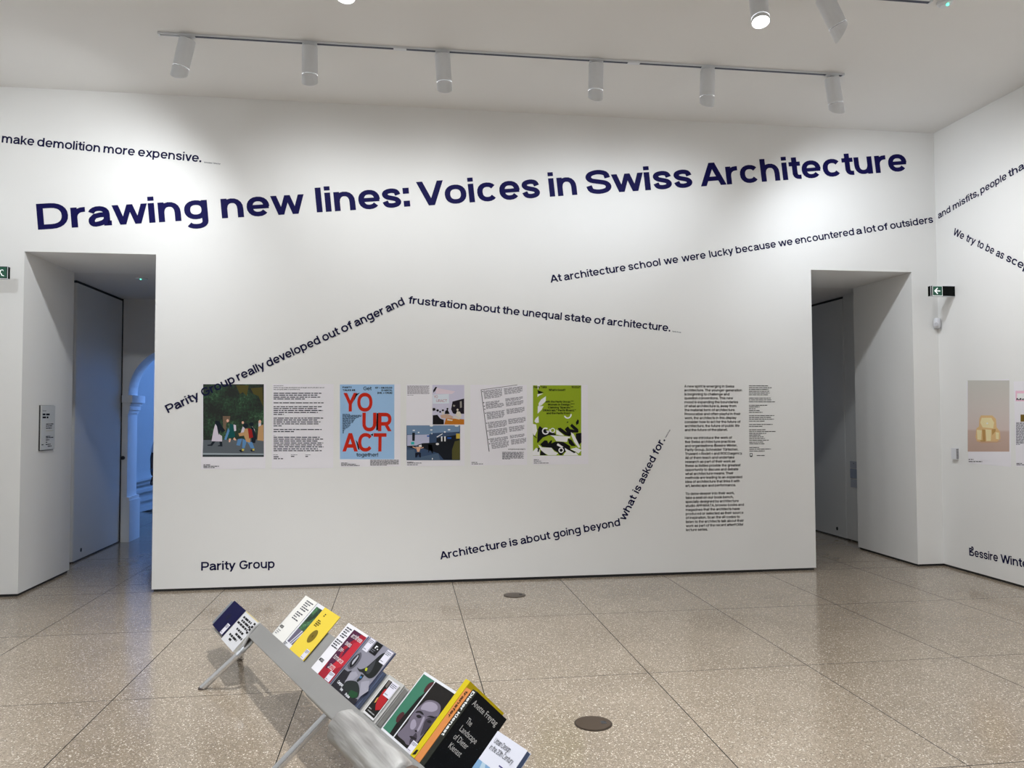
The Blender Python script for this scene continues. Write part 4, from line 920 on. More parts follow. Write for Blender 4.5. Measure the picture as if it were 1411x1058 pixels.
s.polys('bright_spots', 'e2e4ee', [s.disc(225, 1060, 30, 12), s.disc(330, 1105, 20, 14), s.disc(608, 1050, 28, 16), s.disc(995, 1046, 30, 16), s.disc(903, 1095, 22, 16), s.disc(1160, 962, 45, 18), s.disc(608, 962, 40, 14), s.disc(740, 1358, 36, 24), s.disc(1118, 1550, 12, 18), s.disc(1085, 1665, 14, 20), s.disc(1190, 1598, 12, 18), s.disc(630, 1680, 12, 20), s.disc(620, 1130, 10, 16), [(820, 1190), (850, 1190), (850, 1300), (820, 1300)], [(890, 1190), (920, 1190), (920, 1300), (890, 1300)], [(720, 1200), (850, 1125), (856, 1140), (735, 1215)], [(330, 1390), (390, 1370), (400, 1420), (340, 1415)]])
s.polys('colour_spots', '2a9c9c', [[(165, 1310), (235, 1310), (235, 1370), (165, 1370)]]); s.polys('blue_spots', '1c4c9c', [[(955, 1210), (1045, 1210), (1045, 1245), (955, 1245)], [(510, 1170), (565, 1170), (560, 1200), (515, 1200)]])
s.polys('yellow_banner', 'b8a040', [[(1150, 1130), (1232, 1130), (1232, 1240), (1150, 1240)]])
s.polys('olive_shade', '4a4824', [[(1120, 1300), (1234, 1270), (1234, 1700), (1060, 1700), (1060, 1480)]])
s.lines('caption', '303038', [(1750, 82, 216), (1767, 82, 392), (1805, 82, 312)], 12, 14)
# 5 tilted text
s = Sheet('poster', 'white sheet with a tilted grid of tiny text blocks, fifth in the row', 'poster', 'back', 640, 520, 7.839, (64, 80, 674, 948), GP)
blk = []
for (x, y, w_, n_) in ((205, 140, 200, 8), (425, 115, 200, 6), (228, 262, 150, 3), (440, 225, 190, 3), (230, 294, 195, 4), (445, 265, 190, 4), (238, 372, 195, 7), (452, 338, 195, 5), (252, 480, 205, 6), (470, 446, 190, 5), (262, 562, 200, 6), (480, 530, 165, 5), (275, 655, 195, 4), (490, 622, 165, 3), (288, 702, 190, 6), (500, 668, 165, 5)):
    for k in range(n_): blk.append((y + k * 11.5 + 4, x + k * 1.5, x + w_ - (18 if k == n_ - 1 else 0)))
s.lines('text_lines', '7c7a82', blk, 7.5, 21, slope=-0.125)
s.polys('frame_rule', '2a282c', [[(176, 132), (570, 78), (570, 83), (178, 137)], [(176, 132), (182, 132), (270, 800), (262, 800)]])
s.lines('bullet_marks', '101014', [(y, x, x + 12) for x, y in ((190, 148), (202, 268), (208, 306), (214, 338), (222, 382), (234, 490), (246, 574), (258, 664), (266, 712))], 9, 22)
s.text('9 POINTS FOR PARITY', 472, 660, 782, 13, '1c1c22', 0.2)
s.lines('text_lines', '606068', [(804 + k * 10.5, 408, 640 - (k % 2) * 14) for k in range(7)] + [(876, 408, 500)], 7, 23)
s.lines('caption', '303038', [(914, 76, 138), (930, 76, 200)], 7, 24)
# 6 green
s = Sheet('poster', 'lime green poster with black and white cut-out shapes, sixth in the row', 'poster', 'back', 732, 526, 17.6375, (35, 72, 1380, 2006), GP)
s.rect('green_field', '84981e', 42, 85, 1215, 1792)
Z = lambda pts: [(x * 17.6375 / 16.275, (y / 16.275 + 54) * 17.6375) for x, y in pts]
s.polys('white_shapes', 'd8d5e2', [[(145, 80), (215, 80), (160, 190)], [(150, 300), (290, 285), (200, 330), (150, 370)], [(355, 350), (352, 470), (260, 560), (180, 600), (180, 520), (240, 430)], [(160, 590), (300, 590), (250, 680), (190, 740), (155, 770)], [(75, 960), (110, 890), (175, 835), (185, 990), (120, 1000)],
        Z([(30, 60), (110, 80), (130, 220), (80, 330), (60, 330), (30, 240)]), Z([(30, 690), (110, 600), (190, 640), (190, 770), (30, 770)]), Z([(150, 520), (240, 590), (450, 600), (520, 680), (600, 720), (560, 765), (380, 765), (230, 680)]),
        Z([(400, 310), (560, 330), (880, 350), (870, 380), (820, 390), (800, 470), (560, 450), (500, 360)]), Z([(560, 180), (640, 320), (560, 300)]), Z([(1000, 590), (1130, 650), (1060, 730), (1000, 690), (880, 630)]), Z([(720, 770), (1060, 770), (1000, 700), (820, 650), (740, 730)])])
s.polys('green_shapes', '84981e', [Z([(165, 510), (260, 380), (400, 330), (510, 370), (520, 450), (480, 490), (180, 530)]), Z([(840, 470), (960, 560), (1000, 600), (900, 620), (850, 520)])])
s.polys('black_shapes', '07070c', [[(150, 200), (305, 258), (170, 295)], Z([(190, 110), (250, 160), (560, 290), (540, 320), (390, 320), (260, 370), (150, 490), (130, 480), (150, 180)]), Z([(200, 520), (300, 430), (360, 440), (380, 500), (440, 430), (470, 440), (450, 500), (540, 460), (720, 470), (870, 560), (880, 640), (1010, 700), (960, 720), (820, 640), (720, 720), (690, 765), (640, 765), (590, 700), (520, 660), (460, 600), (250, 580)]),
        Z([(820, 390), (900, 420), (1000, 560), (900, 560), (840, 500)]), Z([(1000, 280), (1125, 265), (1125, 480), (1070, 530), (1000, 380)]), Z([(590, 160), (660, 150), (860, 300), (870, 345), (760, 320), (620, 220)]), Z([(750, 180), (820, 120), (870, 180), (1060, 220), (1050, 260), (930, 260), (860, 340), (800, 260)]), Z([(870, 110), (910, 60), (1050, 180), (1060, 240), (950, 190)]), Z([(1000, 30), (1040, -40), (1070, -10), (1060, 60), (1010, 90)]), Z([(195, 770), (215, 650), (350, 765)]), Z([(140, 690), (150, 600), (190, 600), (170, 690)]), Z([(45, 300), (130, 380), (110, 385), (50, 330)]), [(860, 985), (890, 960), (900, 985), (875, 1000)]])
def ring(cx, cy, r1, r2, a0, a1, n=14): 
    o_ = [(cx + r1 * math.cos(a0 + (a1 - a0) * k / n), cy + r1 * math.sin(a0 + (a1 - a0) * k / n)) for k in range(n + 1)]
    i_ = [(cx + r2 * math.cos(a0 + (a1 - a0) * k / n), cy + r2 * math.sin(a0 + (a1 - a0) * k / n)) for k in range(n + 1)]
    return [[o_[k], o_[k + 1], i_[k + 1], i_[k]] for k in range(n)]
s.polys('white_marks', 'dcdae4', ring(885, 800, 95, 65, -0.2, 2.8) + [Z(p) for p in ring(320, 225, 80, 52, 0.1, 5.4)] + [Z([(330, 215), (400, 215), (400, 245), (350, 245)])] + [Z(p) for p in ring(480, 210, 55, 36, 0, 6.28)] + [Z(p) for p in ring(670, 655, 60, 36, 0, 6.28)] + [Z([(400, 180), (425, 180), (440, 250), (415, 250)]), Z([(890, 250), (950, 290), (1100, 590), (1060, 600), (960, 470), (900, 330)]), Z([(575, 520), (600, 500), (720, 580), (690, 600), (580, 550)]), Z([(560, 200), (600, 210), (740, 330), (640, 320)]), Z([(750, 600), (830, 650), (790, 690), (760, 650)])])
s.text('Parity Talks', 60, 378, 152, 50, '0a0a0c', 0.24); s.text('10.03.21', 975, 1190, 152, 50, '0a0a0c', 0.24); s.text('What’s Good?', 425, 828, 222, 50, '0a0a0c', 0.24)
for tx, x0, x1, y in (('with the Parity Group,****', 345, 1030, 505), ('Women in Design,*****', 400, 1050, 575), ('Claiming *Spaces,****', 410, 1020, 645), ('DRAG lab,** Parity Board,**', 285, 1085, 715), ('and the Parity Front', 370, 945, 785)):
    s.text(tx, x0, x1, y, 46, '0a0a0c', 0.24)
s.lines('caption', '383840', [(1885, 62, 180), (1920, 62, 250), (1965, 62, 420)], 14, 26)
# right wall prints
s = Sheet('poster', 'pale pink print of a translucent amber stool on the right wall', 'poster', 'right', 1300, 520, 7.559, (252, 28, 694, 910), 'prints on the right wall')
s.rect('pink_photo', '', 254, 30, 688, 772, m=gradient_pink())
s.polys('shadow_on_ground', 'b5947c', [[(340, 665), (600, 660), (640, 650), (560, 680), (400, 685)]])
s.polys('stool_body', 'c9a878', [[(392, 395), (510, 395), (548, 432), (556, 520), (590, 560), (595, 640), (560, 668), (350, 665), (336, 620), (345, 530), (372, 510), (375, 430)]])
s.polys('stool_facets', 'dfc89c', [[(400, 420), (500, 420), (530, 470), (520, 530), (410, 520), (385, 470)], [(350, 545), (400, 550), (395, 650), (355, 645)], [(440, 540), (500, 545), (495, 660), (450, 660)], [(545, 570), (580, 575), (578, 645), (548, 640)]])
s.polys('stool_shade', 'a98450', [[(405, 540), (438, 545), (440, 650), (410, 650)], [(505, 540), (545, 535), (545, 560), (510, 600)], [(385, 655), (440, 650), (440, 668), (390, 668)]])
s.polys('stool_glint', 'f4ead2', [s.disc(458, 478, 9, 9)])
s.lines('caption', '403c3c', [(850, 264, 318), (872, 264, 405)], 8, 31)
s = Sheet('poster', 'print with pink banner and small text cut off by the right photo edge', 'poster', 'right', 1390, 520, 8.14, (70, 34, 560, 1010), 'prints on the right wall')
s.rect('pink_banner', 'd8aec0', 78, 150, 540, 266); s.rect('banner_inner', 'd9d6e2', 95, 178, 540, 250)
s.rect('ochre_block', '6a5420', 134, 416, 320, 496)
s.lines('text_lines', '6a6a74', [(504 + k * 11, 84, 540) for k in range(22)] + [(748, 84, 128)], 7, 33)
s.text('Matching', 88, 420, 254, 22, '141018', 0.22)
s.lines('caption', '383840', [(960, 88, 150), (975, 88, 400)], 8, 34)

# ------------------------------------------------------------------ floor lids
for (x, y), lb in (((0.941, -3.378), 'round bronze floor socket lid on the terrazzo, nearer one'), ((0.940, -0.602), 'round bronze floor socket lid on the terrazzo, near the back wall')):
    t = empty('floor_socket', (x, y, 0), lb, 'floor socket', 'floor socket lids'); n = 40
    G().tube([(x, y, -0.004), (x, y, 0.0028)], 0.094, n).obj('rim', mat('dark_rim', (0.05, 0.035, 0.025), 0.4, 0.5), t)
    G().tube([(x, y, 0.001), (x, y, 0.0042)], 0.087, n).obj('lid', M_SOCKET, t)
    G().box(x + 0.040, x + 0.066, y - 0.018, y + 0.018, 0.0042, 0.0048).obj('cable_flap', M_DARK, t)

# ------------------------------------------------------------------ bench
A0 = Vector((-0.82788, -2.49261, 0.34))
U = Vector((0.408954, -0.912555, 0)); Mv = Vector((0.912555, 0.408954, 0)); Zv = Vector((0, 0, 1))
E_ = (Mv + Zv).normalized(); N_ = (Zv - Mv).normalized()
def W(s_, e_, n_=0.0): return A0 + U * s_ + E_ * e_ + N_ * n_
def SE(x, y, off):
    p = on_plane(x, y, A0 + N_ * off, N_) - A0
    return (p.dot(U), p.dot(E_))
class BG(G):
    def slab(s, s0, s1, e0, e1, n0, n1):
        return s.hexa([W(s0, e0, n0), W(s1, e0, n0), W(s1, e1, n0), W(s0, e1, n0), W(s0, e0, n1), W(s1, e0, n1), W(s1, e1, n1), W(s0, e1, n1)])
S0, S1 = 0.035, 3.05
bench = empty('book_bench', (A0.x, A0.y, 0), 'long slanted aluminium book bench on tubular legs holding magazines', 'bench')
# lip strip in front, folded round under the books and up behind them
def fold(name, s0, s1, top_back, nb, m, lab=None):
    """J shaped sheet: front lip, round fold, back plate"""
    th = 0.003; pts = [(-0.0, 0.002), (-0.104 + 0.012, 0.002)]
    n = 8; r = -nb / 2 + 0.001
    for k in range(1, n): pts.append((-0.104 + 0.012 - r * 0.5 * math.sin(PI * k / n), 0.002 - r * (1 - math.cos(PI * k / n))))
    pts += [(-0.104 + 0.012, 0.002 - 2 * r), (top_back, 0.002 - 2 * r)]
    vs = []; fs = []
    nor = []
    for i in range(len(pts)):
        a = pts[max(i - 1, 0)]; b_ = pts[min(i + 1, len(pts) - 1)]; dx, dy = b_[0] - a[0], b_[1] - a[1]; L_ = math.hypot(dx, dy); nor.append((-dy / L_, dx / L_))
    for s_ in (s0, s1):
        for side in (0, 1):
            for p, nn in zip(pts, nor): vs.append(W(s_ + (0.22 * min(1, max(0, (0.002 - p[1]) / 0.010)) if s_ == S0 else 0), p[0] + nn[0] * th * side, p[1] + nn[1] * th * side))
    m_ = len(pts)
    for i in range(m_ - 1):
        fs.append((i, i + 1, 2 * m_ + i + 1, 2 * m_ + i)); fs.append((m_ + i, 3 * m_ + i, 3 * m_ + i + 1, m_ + i + 1))
        fs.append((i, m_ + i, m_ + i + 1, i + 1)); fs.append((2 * m_ + i, 2 * m_ + i + 1, 3 * m_ + i + 1, 3 * m_ + i))
    fs.append((0, 2 * m_, 3 * m_, m_)); fs.append((m_ - 1, 2 * m_ - 1, 4 * m_ - 1, 3 * m_ - 1))
    return mesh_obj(name, vs, fs, m, bench, label=lab)
# front lip pieces and back plates per bay
BD = -0.038
fold('tray', S0, 1.10, 0.172, -0.0115, M_ALU)
fold('tray', 1.10, 2.08, 0.176, BD, M_ALU)
fold('tray', 2.44, S1, 0.176, BD, M_ALU)
# middle bay is deeper: books stand in it spine outwards
dp = BG(); dp.slab(2.08, 2.44, -0.104, 0.0, -0.001, 0.002); dp.slab(2.08, 2.44, -0.104, -0.100, -0.225, -0.001); dp.slab(2.08, 2.44, -0.104, 0.10, -0.228, -0.225)
dp.obj('deep_tray', M_ALU, bench)
sh = BG(); sh.slab(2.08, 2.44, -0.006, -0.002, -0.225, -0.001); sh.slab(S0 + 0.03, 1.10, -0.006, -0.002, -0.0105, -0.0005); sh.slab(1.102, 2.08, -0.006, -0.002, -0.034, -0.002); sh.slab(2.44, S1, -0.006, -0.002, -0.034, -0.002)
sh.obj('shelf', M_ALU, bench)
# end plate carrying the lower end books
ep = BG(); ep.slab(-0.66, 0.0, -0.20, -0.008, -0.042, -0.039); ep.slab(-0.62, -0.02, -0.206, -0.202, -0.042, -0.012); ep.slab(-0.02, 0.035, -0.12, -0.02, -0.042, -0.039)
ep.obj('end_plate', M_ALU, bench)
# curved end bracket flowing into the leg
G().tube([W(0.030, 0.0, 0.0), W(0.026, -0.03, 0.004), W(0.026, -0.07, 0.004), W(0.034, -0.11, 0.0), W(0.045, -0.15, -0.006), W(0.05, -0.205, -0.018)], [0.006, 0.009, 0.010, 0.010, 0.010, 0.011], 10).obj('end_bracket', M_ALU, bench)
G().tube([W(0.055, -0.088, -0.03), W(0.062, -0.125, -0.028), W(0.058, -0.17, -0.024), W(0.052, -0.205, -0.018)], 0.008, 10).obj('end_bracket', M_ALU, bench)
def leg(pts, r=0.0185, foot=True):
    o = G().tube(pts, r, 20).obj('leg', M_TUBE, bench)
    f = Vector(pts[-1])
    if foot:
        G().tube([(f.x, f.y, 0.0), (f.x, f.y, 0.006), (f.x, f.y, 0.012)], [0.021, 0.021, 0.017], 16).obj('foot_pad', mat('rubber_foot', (0.06, 0.045, 0.04), 0.7), o)
    return o
def legpair(s_):
    # front leg lies in the slope of the trays; rear leg props it from behind
    top = W(s_ + 0.01, -0.10, -0.020); d = E_; k = (top.z - 0.008) / d.z
    leg([W(s_ + 0.01, -0.085, -0.020), top, top - d * k])
F1 = Vector((-1.122, -2.573, 0.004))
leg([W(0.045, -0.15, -0.022), W(0.048, -0.20, -0.02), F1])
leg([W(-0.215, -0.09, -0.058), Vector((-1.017, -2.057, 0.004))])
# second and third pair further along
def front_leg(sx):
    tp = W(sx, -0.098, -0.03); q_ = W(sx - 0.06, -0.40, -0.03); d = (q_ - tp).normalized(); k = (tp.z - 0.004) / -d.z
    leg([tp - d * 0.05, tp, tp + d * k])
front_leg(1.345)
front_leg(2.75)
for sx, mx in ((1.30, 0.36), (2.80, 0.40)):
    b0 = W(sx, 0.05, -0.075); leg([b0, Vector((A0.x + U.x * sx + Mv.x * mx, A0.y + U.y * sx + Mv.y * mx, 0.004))])
G().tube([W(1.30, 0.05, -0.075), W(1.345, -0.06, -0.062)], 0.0135, 12).obj('cross_brace', M_TUBE, bench)
G().tube([W(2.80, 0.05, -0.075), W(2.75, -0.06, -0.062)], 0.0135, 12).obj('cross_brace', M_TUBE, bench)
rb = BG(); rb.slab(-0.3, S1 - 0.02, -0.03, 0.0, -0.064, -0.058); rb.obj('rear_rail', M_ALU, bench)

# padded sleeves over the lip
def bolster(s0, s1, label, m, seed):
    n, k = 28, 36; rnd_ = random.Random(seed); ph = [rnd_.uniform(0, 6.28) for _ in range(6)]
    vs = []; fs = []
    for i in range(k + 1):
        f = i / k; s_ = s0 + (s1 - s0) * f; endf = min(1.0, (min(f, 1 - f) * (s1 - s0)) / 0.035); prof = math.sqrt(max(0.0, 1 - (1 - endf) ** 2)) * 0.30 + 0.70
        for j in range(n):
            th = 2 * PI * j / n
            wr = 1 + 0.045 * math.sin(3 * th + 5 * f + ph[0]) * math.sin(6.0 * f + ph[1]) + 0.03 * math.sin(7 * th - 9 * f + ph[2]) + 0.02 * math.sin(2 * th + 23 * f + ph[3])
            if abs(((th - 2.25 + 0.25 * math.sin(4 * f)) + PI) % (2 * PI) - PI) < 0.16: wr -= 0.10
            e_ = -0.086 + 0.072 * math.cos(th) * wr * prof; nn = 0.020 + 0.060 * math.sin(th) * wr * prof
            if math.sin(th) < -0.2: nn = max(nn, -0.040)
            vs.append(W(s_, min(e_, -0.008 + 0.0), max(nn, 0.0025) if e_ > -0.100 else nn))
    for i in range(k):
        for j in range(n): fs.append((i * n + j, i * n + (j + 1) % n, (i + 1) * n + (j + 1) % n, (i + 1) * n + j))
    fs.append(tuple(range(n))); fs.append(tuple(k * n + j for j in range(n)))
    o = mesh_obj('seat_cushion', vs, fs, m, smooth=True, loc=W((s0 + s1) / 2, -0.1, 0))
    tag(o, label, 'cushion'); return o
bolster(1.585, 2.17, 'silver padded cushion wrapped over the front lip of the bench', M_BOLSTER, 2)
bolster(2.19, 2.70, 'dark brown padded cushion on the bench lip, cut off by the photo bottom edge', M_BROWN, 5)

# ------------------------------------------------------------------ books
INK_GAIN[0] = 0.82
def book(name, label, s0, s1, e1, n1, th, cover, pages=M_PAGES, e0=-0.0, group='books and magazines on the bench', thick_cover=0.0008, cat='book'):
    """book leaning in the tray, front cover facing up and out at depth n1"""
    t_ = empty(name, W(s0, e0, n1 - th), label, cat, group)
    k = thick_cover
    BG().slab(s0, s1, e0, e1, n1 - k, n1).obj('front_cover', cover, t_)
    BG().slab(s0, s1, e0, e1, n1 - th, n1 - th + k).obj('back_cover', cover, t_)
    BG().slab(s0 + 0.001, s1 - 0.002, e0 + 0.002, e1 - 0.002, n1 - th + k, n1 - k).obj('page_block', pages, t_)
    t_['_n'] = n1
    return t_
def art(t_, name, col, polys_, n1, lv, m=None):
    g_ = G()
    for ps in polys_: g_.add([W(a, b_, n1 + lv) for a, b_ in ps], [tuple(range(len(ps)))])
    o_ = g_.obj(name, m or flat(col), t_)
    if len(polys_) > 1: o_['kind'] = 'stuff'
    return o_
def R4(s0, s1, e0, e1): return [(s0, e0), (s1, e0), (s1, e1), (s0, e1)]
def btext(t_, txt, s0, s1, e_, cap, col, n1, lv=0.0008, weight=0.16, name='title', m=None):
    return text_on(name, txt, W(s0, e_, n1), W(s1, e_, n1), cap, N_, m or flat(col), t_, weight, lv)
def blines(t_, name, col, rows, h, n1, lv=0.0006, seed=1):
    g_ = G(); rnd_ = random.Random(seed)
    for e_, s0, s1 in rows:
        x = s0
        while x < s1 - h * 0.4:
            w_ = min(rnd_.uniform(2, 6) * h, s1 - x); g_.add([W(x, e_, n1 + lv), W(x + w_, e_, n1 + lv), W(x + w_, e_ + h, n1 + lv), W(x, e_ + h, n1 + lv)], [(0, 1, 2, 3)]); x += w_ + h * 0.7
    o_ = g_.obj(name, flat(col), t_); o_['kind'] = 'stuff'; return o_
def sticker(t_, s0, s1, e0, e1, n1, at_top=True):
    art(t_, 'white_sticker', 'e2dfea', [R4(s0, s1, e0, e1)], n1, 0.0011)
    h = (e1 - e0)
    blines(t_, 'sticker_text', '444a5a', [(e1 - h * 0.16 - k * h * 0.1, s0 + 0.004, s1 - 0.006 - (0.012 if k == 2 else 0)) for k in range(3)] + [(e0 + h * 0.12, s0 + 0.004, s0 + (s1 - s0) * 0.55)], h * 0.045, n1, 0.0014, 5)
def fromview(ox, oy, sc_, off, pts, smooth=True):
    q_ = [SE(ox + x / sc_, oy + y / sc_, off) for x, y in pts]
    if not smooth: return q_
    m_ = len(q_); out = []
    for i in range(m_):
        p0, p1, p2, p3 = q_[i - 1], q_[i], q_[(i + 1) % m_], q_[(i + 2) % m_]
        for k in range(3):
            u = k / 3; out.append(tuple(0.5 * ((2 * p1[j]) + (-p0[j] + p2[j]) * u + (2 * p0[j] - 5 * p1[j] + 4 * p2[j] - p3[j]) * u * u + (-p0[j] + 3 * p1[j] - 3 * p2[j] + p3[j]) * u ** 3) for j in (0, 1)))
    return out
CREAM = flat('eceae4')
# apparent positions were measured in the tray plane; deeper layers shift along the bench by depth x 2.6 at the far end to 1.7 at the near end
# --- lower end books
t = book('magazine', 'thin grey magazine peeking out behind the blue one at the bench end', -0.735, -0.50, -0.012, -0.024, 0.006, flat('868c92'), e0=-0.185)
t = book('magazine', 'deep blue magazine at the left end of the bench', -0.64, -0.335, 0.0, -0.006, 0.014, flat('06073e'), e0=-0.193)
art(t, 'dark_emblem', '0a1030', [[(-0.50 + 0.028 * math.cos(k * PI / 6), -0.095 + 0.022 * math.sin(k * PI / 6)) for k in range(12)]], -0.006, 0.0006)
sticker(t, -0.425, -0.362, -0.190, -0.120, -0.006)
t = book('book', 'white book with scattered black lettering at the left end of the bench', -0.306, 0.0, 0.0, 0.0, 0.020, flat('dcdcdf'), e0=-0.207)
blines(t, 'cover_text', '101014', [(-0.040 - k * 0.021, -0.270 + 0.02 * math.sin(k * 2.1), -0.08 + 0.05 * math.sin(k * 1.3)) for k in range(3)] + [(-0.112 - k * 0.024, -0.22 + 0.05 * math.sin(k * 1.9), -0.06 + 0.04 * math.sin(k * 1.7)) for k in range(3)] + [(-0.03 - k * 0.02, -0.050, -0.015) for k in range(4)] + [(-0.180, -0.20, -0.15)], 0.0125, 0.0, 0.0006, 8)
art(t, 'yellow_top_band', 'd8c890', [[(-0.300, 0.0001), (-0.004, 0.0001), (-0.004, -0.006), (-0.300, -0.006)]], 0.0, 0.0006)
# --- magazine trio
n0 = -0.0076
t = book('magazine', 'white magazine with small grey text columns, leftmost on the upper tray', 0.264, 0.472, 0.264, n0, 0.003, CREAM, cat='magazine')
blines(t, 'text_columns', '54545c', [(0.240 - k * 0.013, 0.330, 0.445 - (k % 3) * 0.025) for k in range(5)] + [(0.165 - k * 0.013, 0.325, 0.43 - (k % 3) * 0.025) for k in range(4)], 0.0065, n0, 0.0006, 3)
btext(t, 'MODE', 0.275, 0.33, 0.052, 0.016, '1c1c20', n0, 0.0007, 0.24); blines(t, 'small_text', '84848c', [(0.036 - k * 0.011, 0.28, 0.33 - k * 0.008) for k in range(3)], 0.005, n0, 0.0007, 4)
n0 = -0.0043
t = book('magazine', 'magazine with green foliage photo, half under the yellow one', 0.483, 0.66, 0.264, n0, 0.003, flat('e6e6ea'), cat='magazine')
art(t, 'black_edge', '0c0c0e', [R4(0.483, 0.4865, 0.0, 0.264)], n0, 0.0005)
art(t, 'foliage_picture', '', [R4(0.507, 0.64, 0.105, 0.245)], n0, 0.0005, m=M_FOLIAGE2)
art(t, 'paving_picture', '6a6478', [R4(0.507, 0.64, 0.022, 0.105)], n0, 0.0005)
art(t, 'white_stripes', 'd4d4e0', [[(0.540, 0.022), (0.552, 0.022), (0.585, 0.105), (0.572, 0.105)], [(0.566, 0.022), (0.578, 0.022), (0.612, 0.105), (0.60, 0.105)]], n0, 0.0008)
blines(t, 'small_text', '2a2a30', [(0.010, 0.490, 0.530), (0.002, 0.490, 0.52)], 0.005, n0, 0.0007, 4)
n0 = 0.0
t = book('magazine', 'bright yellow magazine with an olive oval in the middle', 0.610, 0.844, 0.264, n0, 0.003, flat('ecd048'), cat='magazine')
art(t, 'olive_oval', '7d6a1e', [[(0.735 + 0.040 * math.cos(k * PI / 12), 0.114 + 0.037 * math.sin(k * PI / 12)) for k in range(24)]], n0, 0.0006)
art(t, 'oval_mark', '3c3410', [[(0.735, 0.106), (0.742, 0.112), (0.736, 0.124), (0.731, 0.118)]], n0, 0.0009)
blines(t, 'small_text', '4a3a14', [(0.232, 0.672, 0.690), (0.222, 0.672, 0.688), (0.190, 0.652, 0.69), (0.180, 0.652, 0.71), (0.170, 0.652, 0.705), (0.160, 0.652, 0.69)], 0.006, n0, 0.0007, 4)
sticker(t, 0.785, 0.836, 0.002, 0.054, n0)
t = book('magazine', 'thin black folder under the yellow magazine', 0.665, 0.842, 0.262, -0.0031, 0.0011, flat('101014'), cat='magazine')
# --- red
n0 = 0.0
t = book('magazine', 'white and crimson magazine titled archithese swiss performance 2023', 0.967, 1.228, 0.262, n0, 0.010, flat('eceaee'), pages=flat('8a90b0'), cat='magazine')
art(t, 'crimson_field', 'a01c30', [R4(1.068, 1.2275, -0.0, 0.250)], n0, 0.0005)
art(t, 'purple_shapes', '4e1c3c', [[(1.068, 0.250), (1.165, 0.250), (1.068, 0.115)], [(1.068, 0.115), (1.10, 0.155), (1.135, 0.10), (1.13, 0.05), (1.09, 0.04), (1.068, 0.08)], [(1.13, 0.155), (1.165, 0.20), (1.15, 0.11)]], n0, 0.0007)
art(t, 'bright_red_shapes', 'c02838', [[(1.16, 0.20), (1.2275, 0.232), (1.2275, 0.10), (1.14, 0.03), (1.12, 0.06), (1.16, 0.13)]], n0, 0.0008)
for tx, a, b_, e_ in (('architese', 1.09, 1.215, 0.214), ('swiss', 1.09, 1.155, 0.172), ('per-', 1.082, 1.128, 0.135), ('formance', 1.084, 1.20, 0.094), ('2023', 1.106, 1.172, 0.048)):
    btext(t, tx.replace('architese', 'archithese'), a, b_, e_, 0.022, 'f0e6e8', n0, 0.0012, 0.14)
sticker(t, 1.158, 1.215, 0.002, 0.046, n0)
blines(t, 'small_text', '44444c', [(0.238 - k * 0.012, 0.985, 1.055 - (k % 3) * 0.012) for k in range(5)] + [(0.168 - k * 0.012, 0.98, 1.058 - (k % 3) * 0.012) for k in range(4)], 0.006, n0, 0.0007, 6)
btext(t, 'MODE', 0.976, 1.028, 0.048, 0.016, '1c1c20', n0, 0.0007, 0.24)
# --- grey lamp magazine
n0 = -0.0105; dz = 0.025
t = book('magazine', 'grey magazine with dark lamp photo, beside the crimson magazine', 1.175, 1.512, 0.264, n0, 0.009, flat('8c8a96'), pages=flat('5c6488'), cat='magazine')
LV = lambda pts, sm=True: fromview(400, 840, 7.055, n0, pts, sm)
art(t, 'dark_ground', '25232a', [LV([(385, 735), (450, 650), (520, 575), (560, 600), (600, 590), (570, 650), (535, 690), (515, 740), (600, 850), (655, 870), (640, 905), (618, 928), (500, 840)], False)], n0, 0.0005)
art(t, 'wheel_grey', '5c5a64', [LV([(690, 415), (665, 425), (610, 470), (560, 540), (570, 580), (610, 570), (660, 520), (692, 460)])], n0, 0.0007)
art(t, 'wheel_dark', '17151b', [LV([(668, 430), (625, 465), (585, 520), (580, 560), (605, 555), (645, 510), (672, 465)])], n0, 0.0009)
art(t, 'wheel_gleam', 'b8b6c0', [LV([(660, 440), (650, 455), (610, 500), (600, 530), (608, 532), (640, 490), (664, 455)])], n0, 0.0010)
art(t, 'pale_paving', 'a09eaa', [LV([(540, 690), (585, 610), (640, 600), (660, 640), (610, 685), (560, 690), (525, 730)], False), LV([(690, 700), (770, 690), (760, 790), (665, 855), (680, 770)], False)], n0, 0.0006)
art(t, 'lamp_shade', '191c1c', [LV([(650, 560), (680, 580), (740, 560), (820, 490), (900, 425), (945, 440), (900, 540), (830, 640), (770, 668), (728, 640), (700, 610), (672, 600)])], n0, 0.0010)
art(t, 'lamp_shade_sheen', '3c3e42', [LV([(750, 575), (800, 520), (835, 485), (810, 560), (770, 620), (740, 620)])], n0, 0.0012)
art(t, 'lamp_stem', '222828', [LV([(690, 625), (720, 640), (690, 680), (655, 705), (645, 690), (680, 650)], False), LV([(550, 695), (600, 690), (650, 705), (672, 760), (668, 830), (640, 860), (590, 850), (530, 780), (520, 730)])], n0, 0.0010)
art(t, 'lamp_green_patch', '1c4a2a', [LV([(590, 780), (660, 810), (650, 850), (600, 860), (560, 830)], False)], n0, 0.0012)
art(t, 'lamp_yellow_glint', 'b8c030', [LV([(735, 565), (752, 570), (745, 595), (728, 592)])], n0, 0.0013); art(t, 'lamp_blue_glint', '3c78b0', [LV([(682, 648), (698, 652), (690, 668), (676, 664)])], n0, 0.0013)
art(t, 'black_label', '0c0c10', [R4(1.312, 1.385, 0.205, 0.262)], n0, 0.0009); btext(t, 'r.', 1.336, 1.372, 0.232, 0.018, 'f0f0f4', n0, 0.0013, 0.24)
blines(t, 'label_text', '7c7c86', [(0.222, 1.32, 1.36), (0.214, 1.32, 1.355)], 0.003, n0, 0.0013, 3)
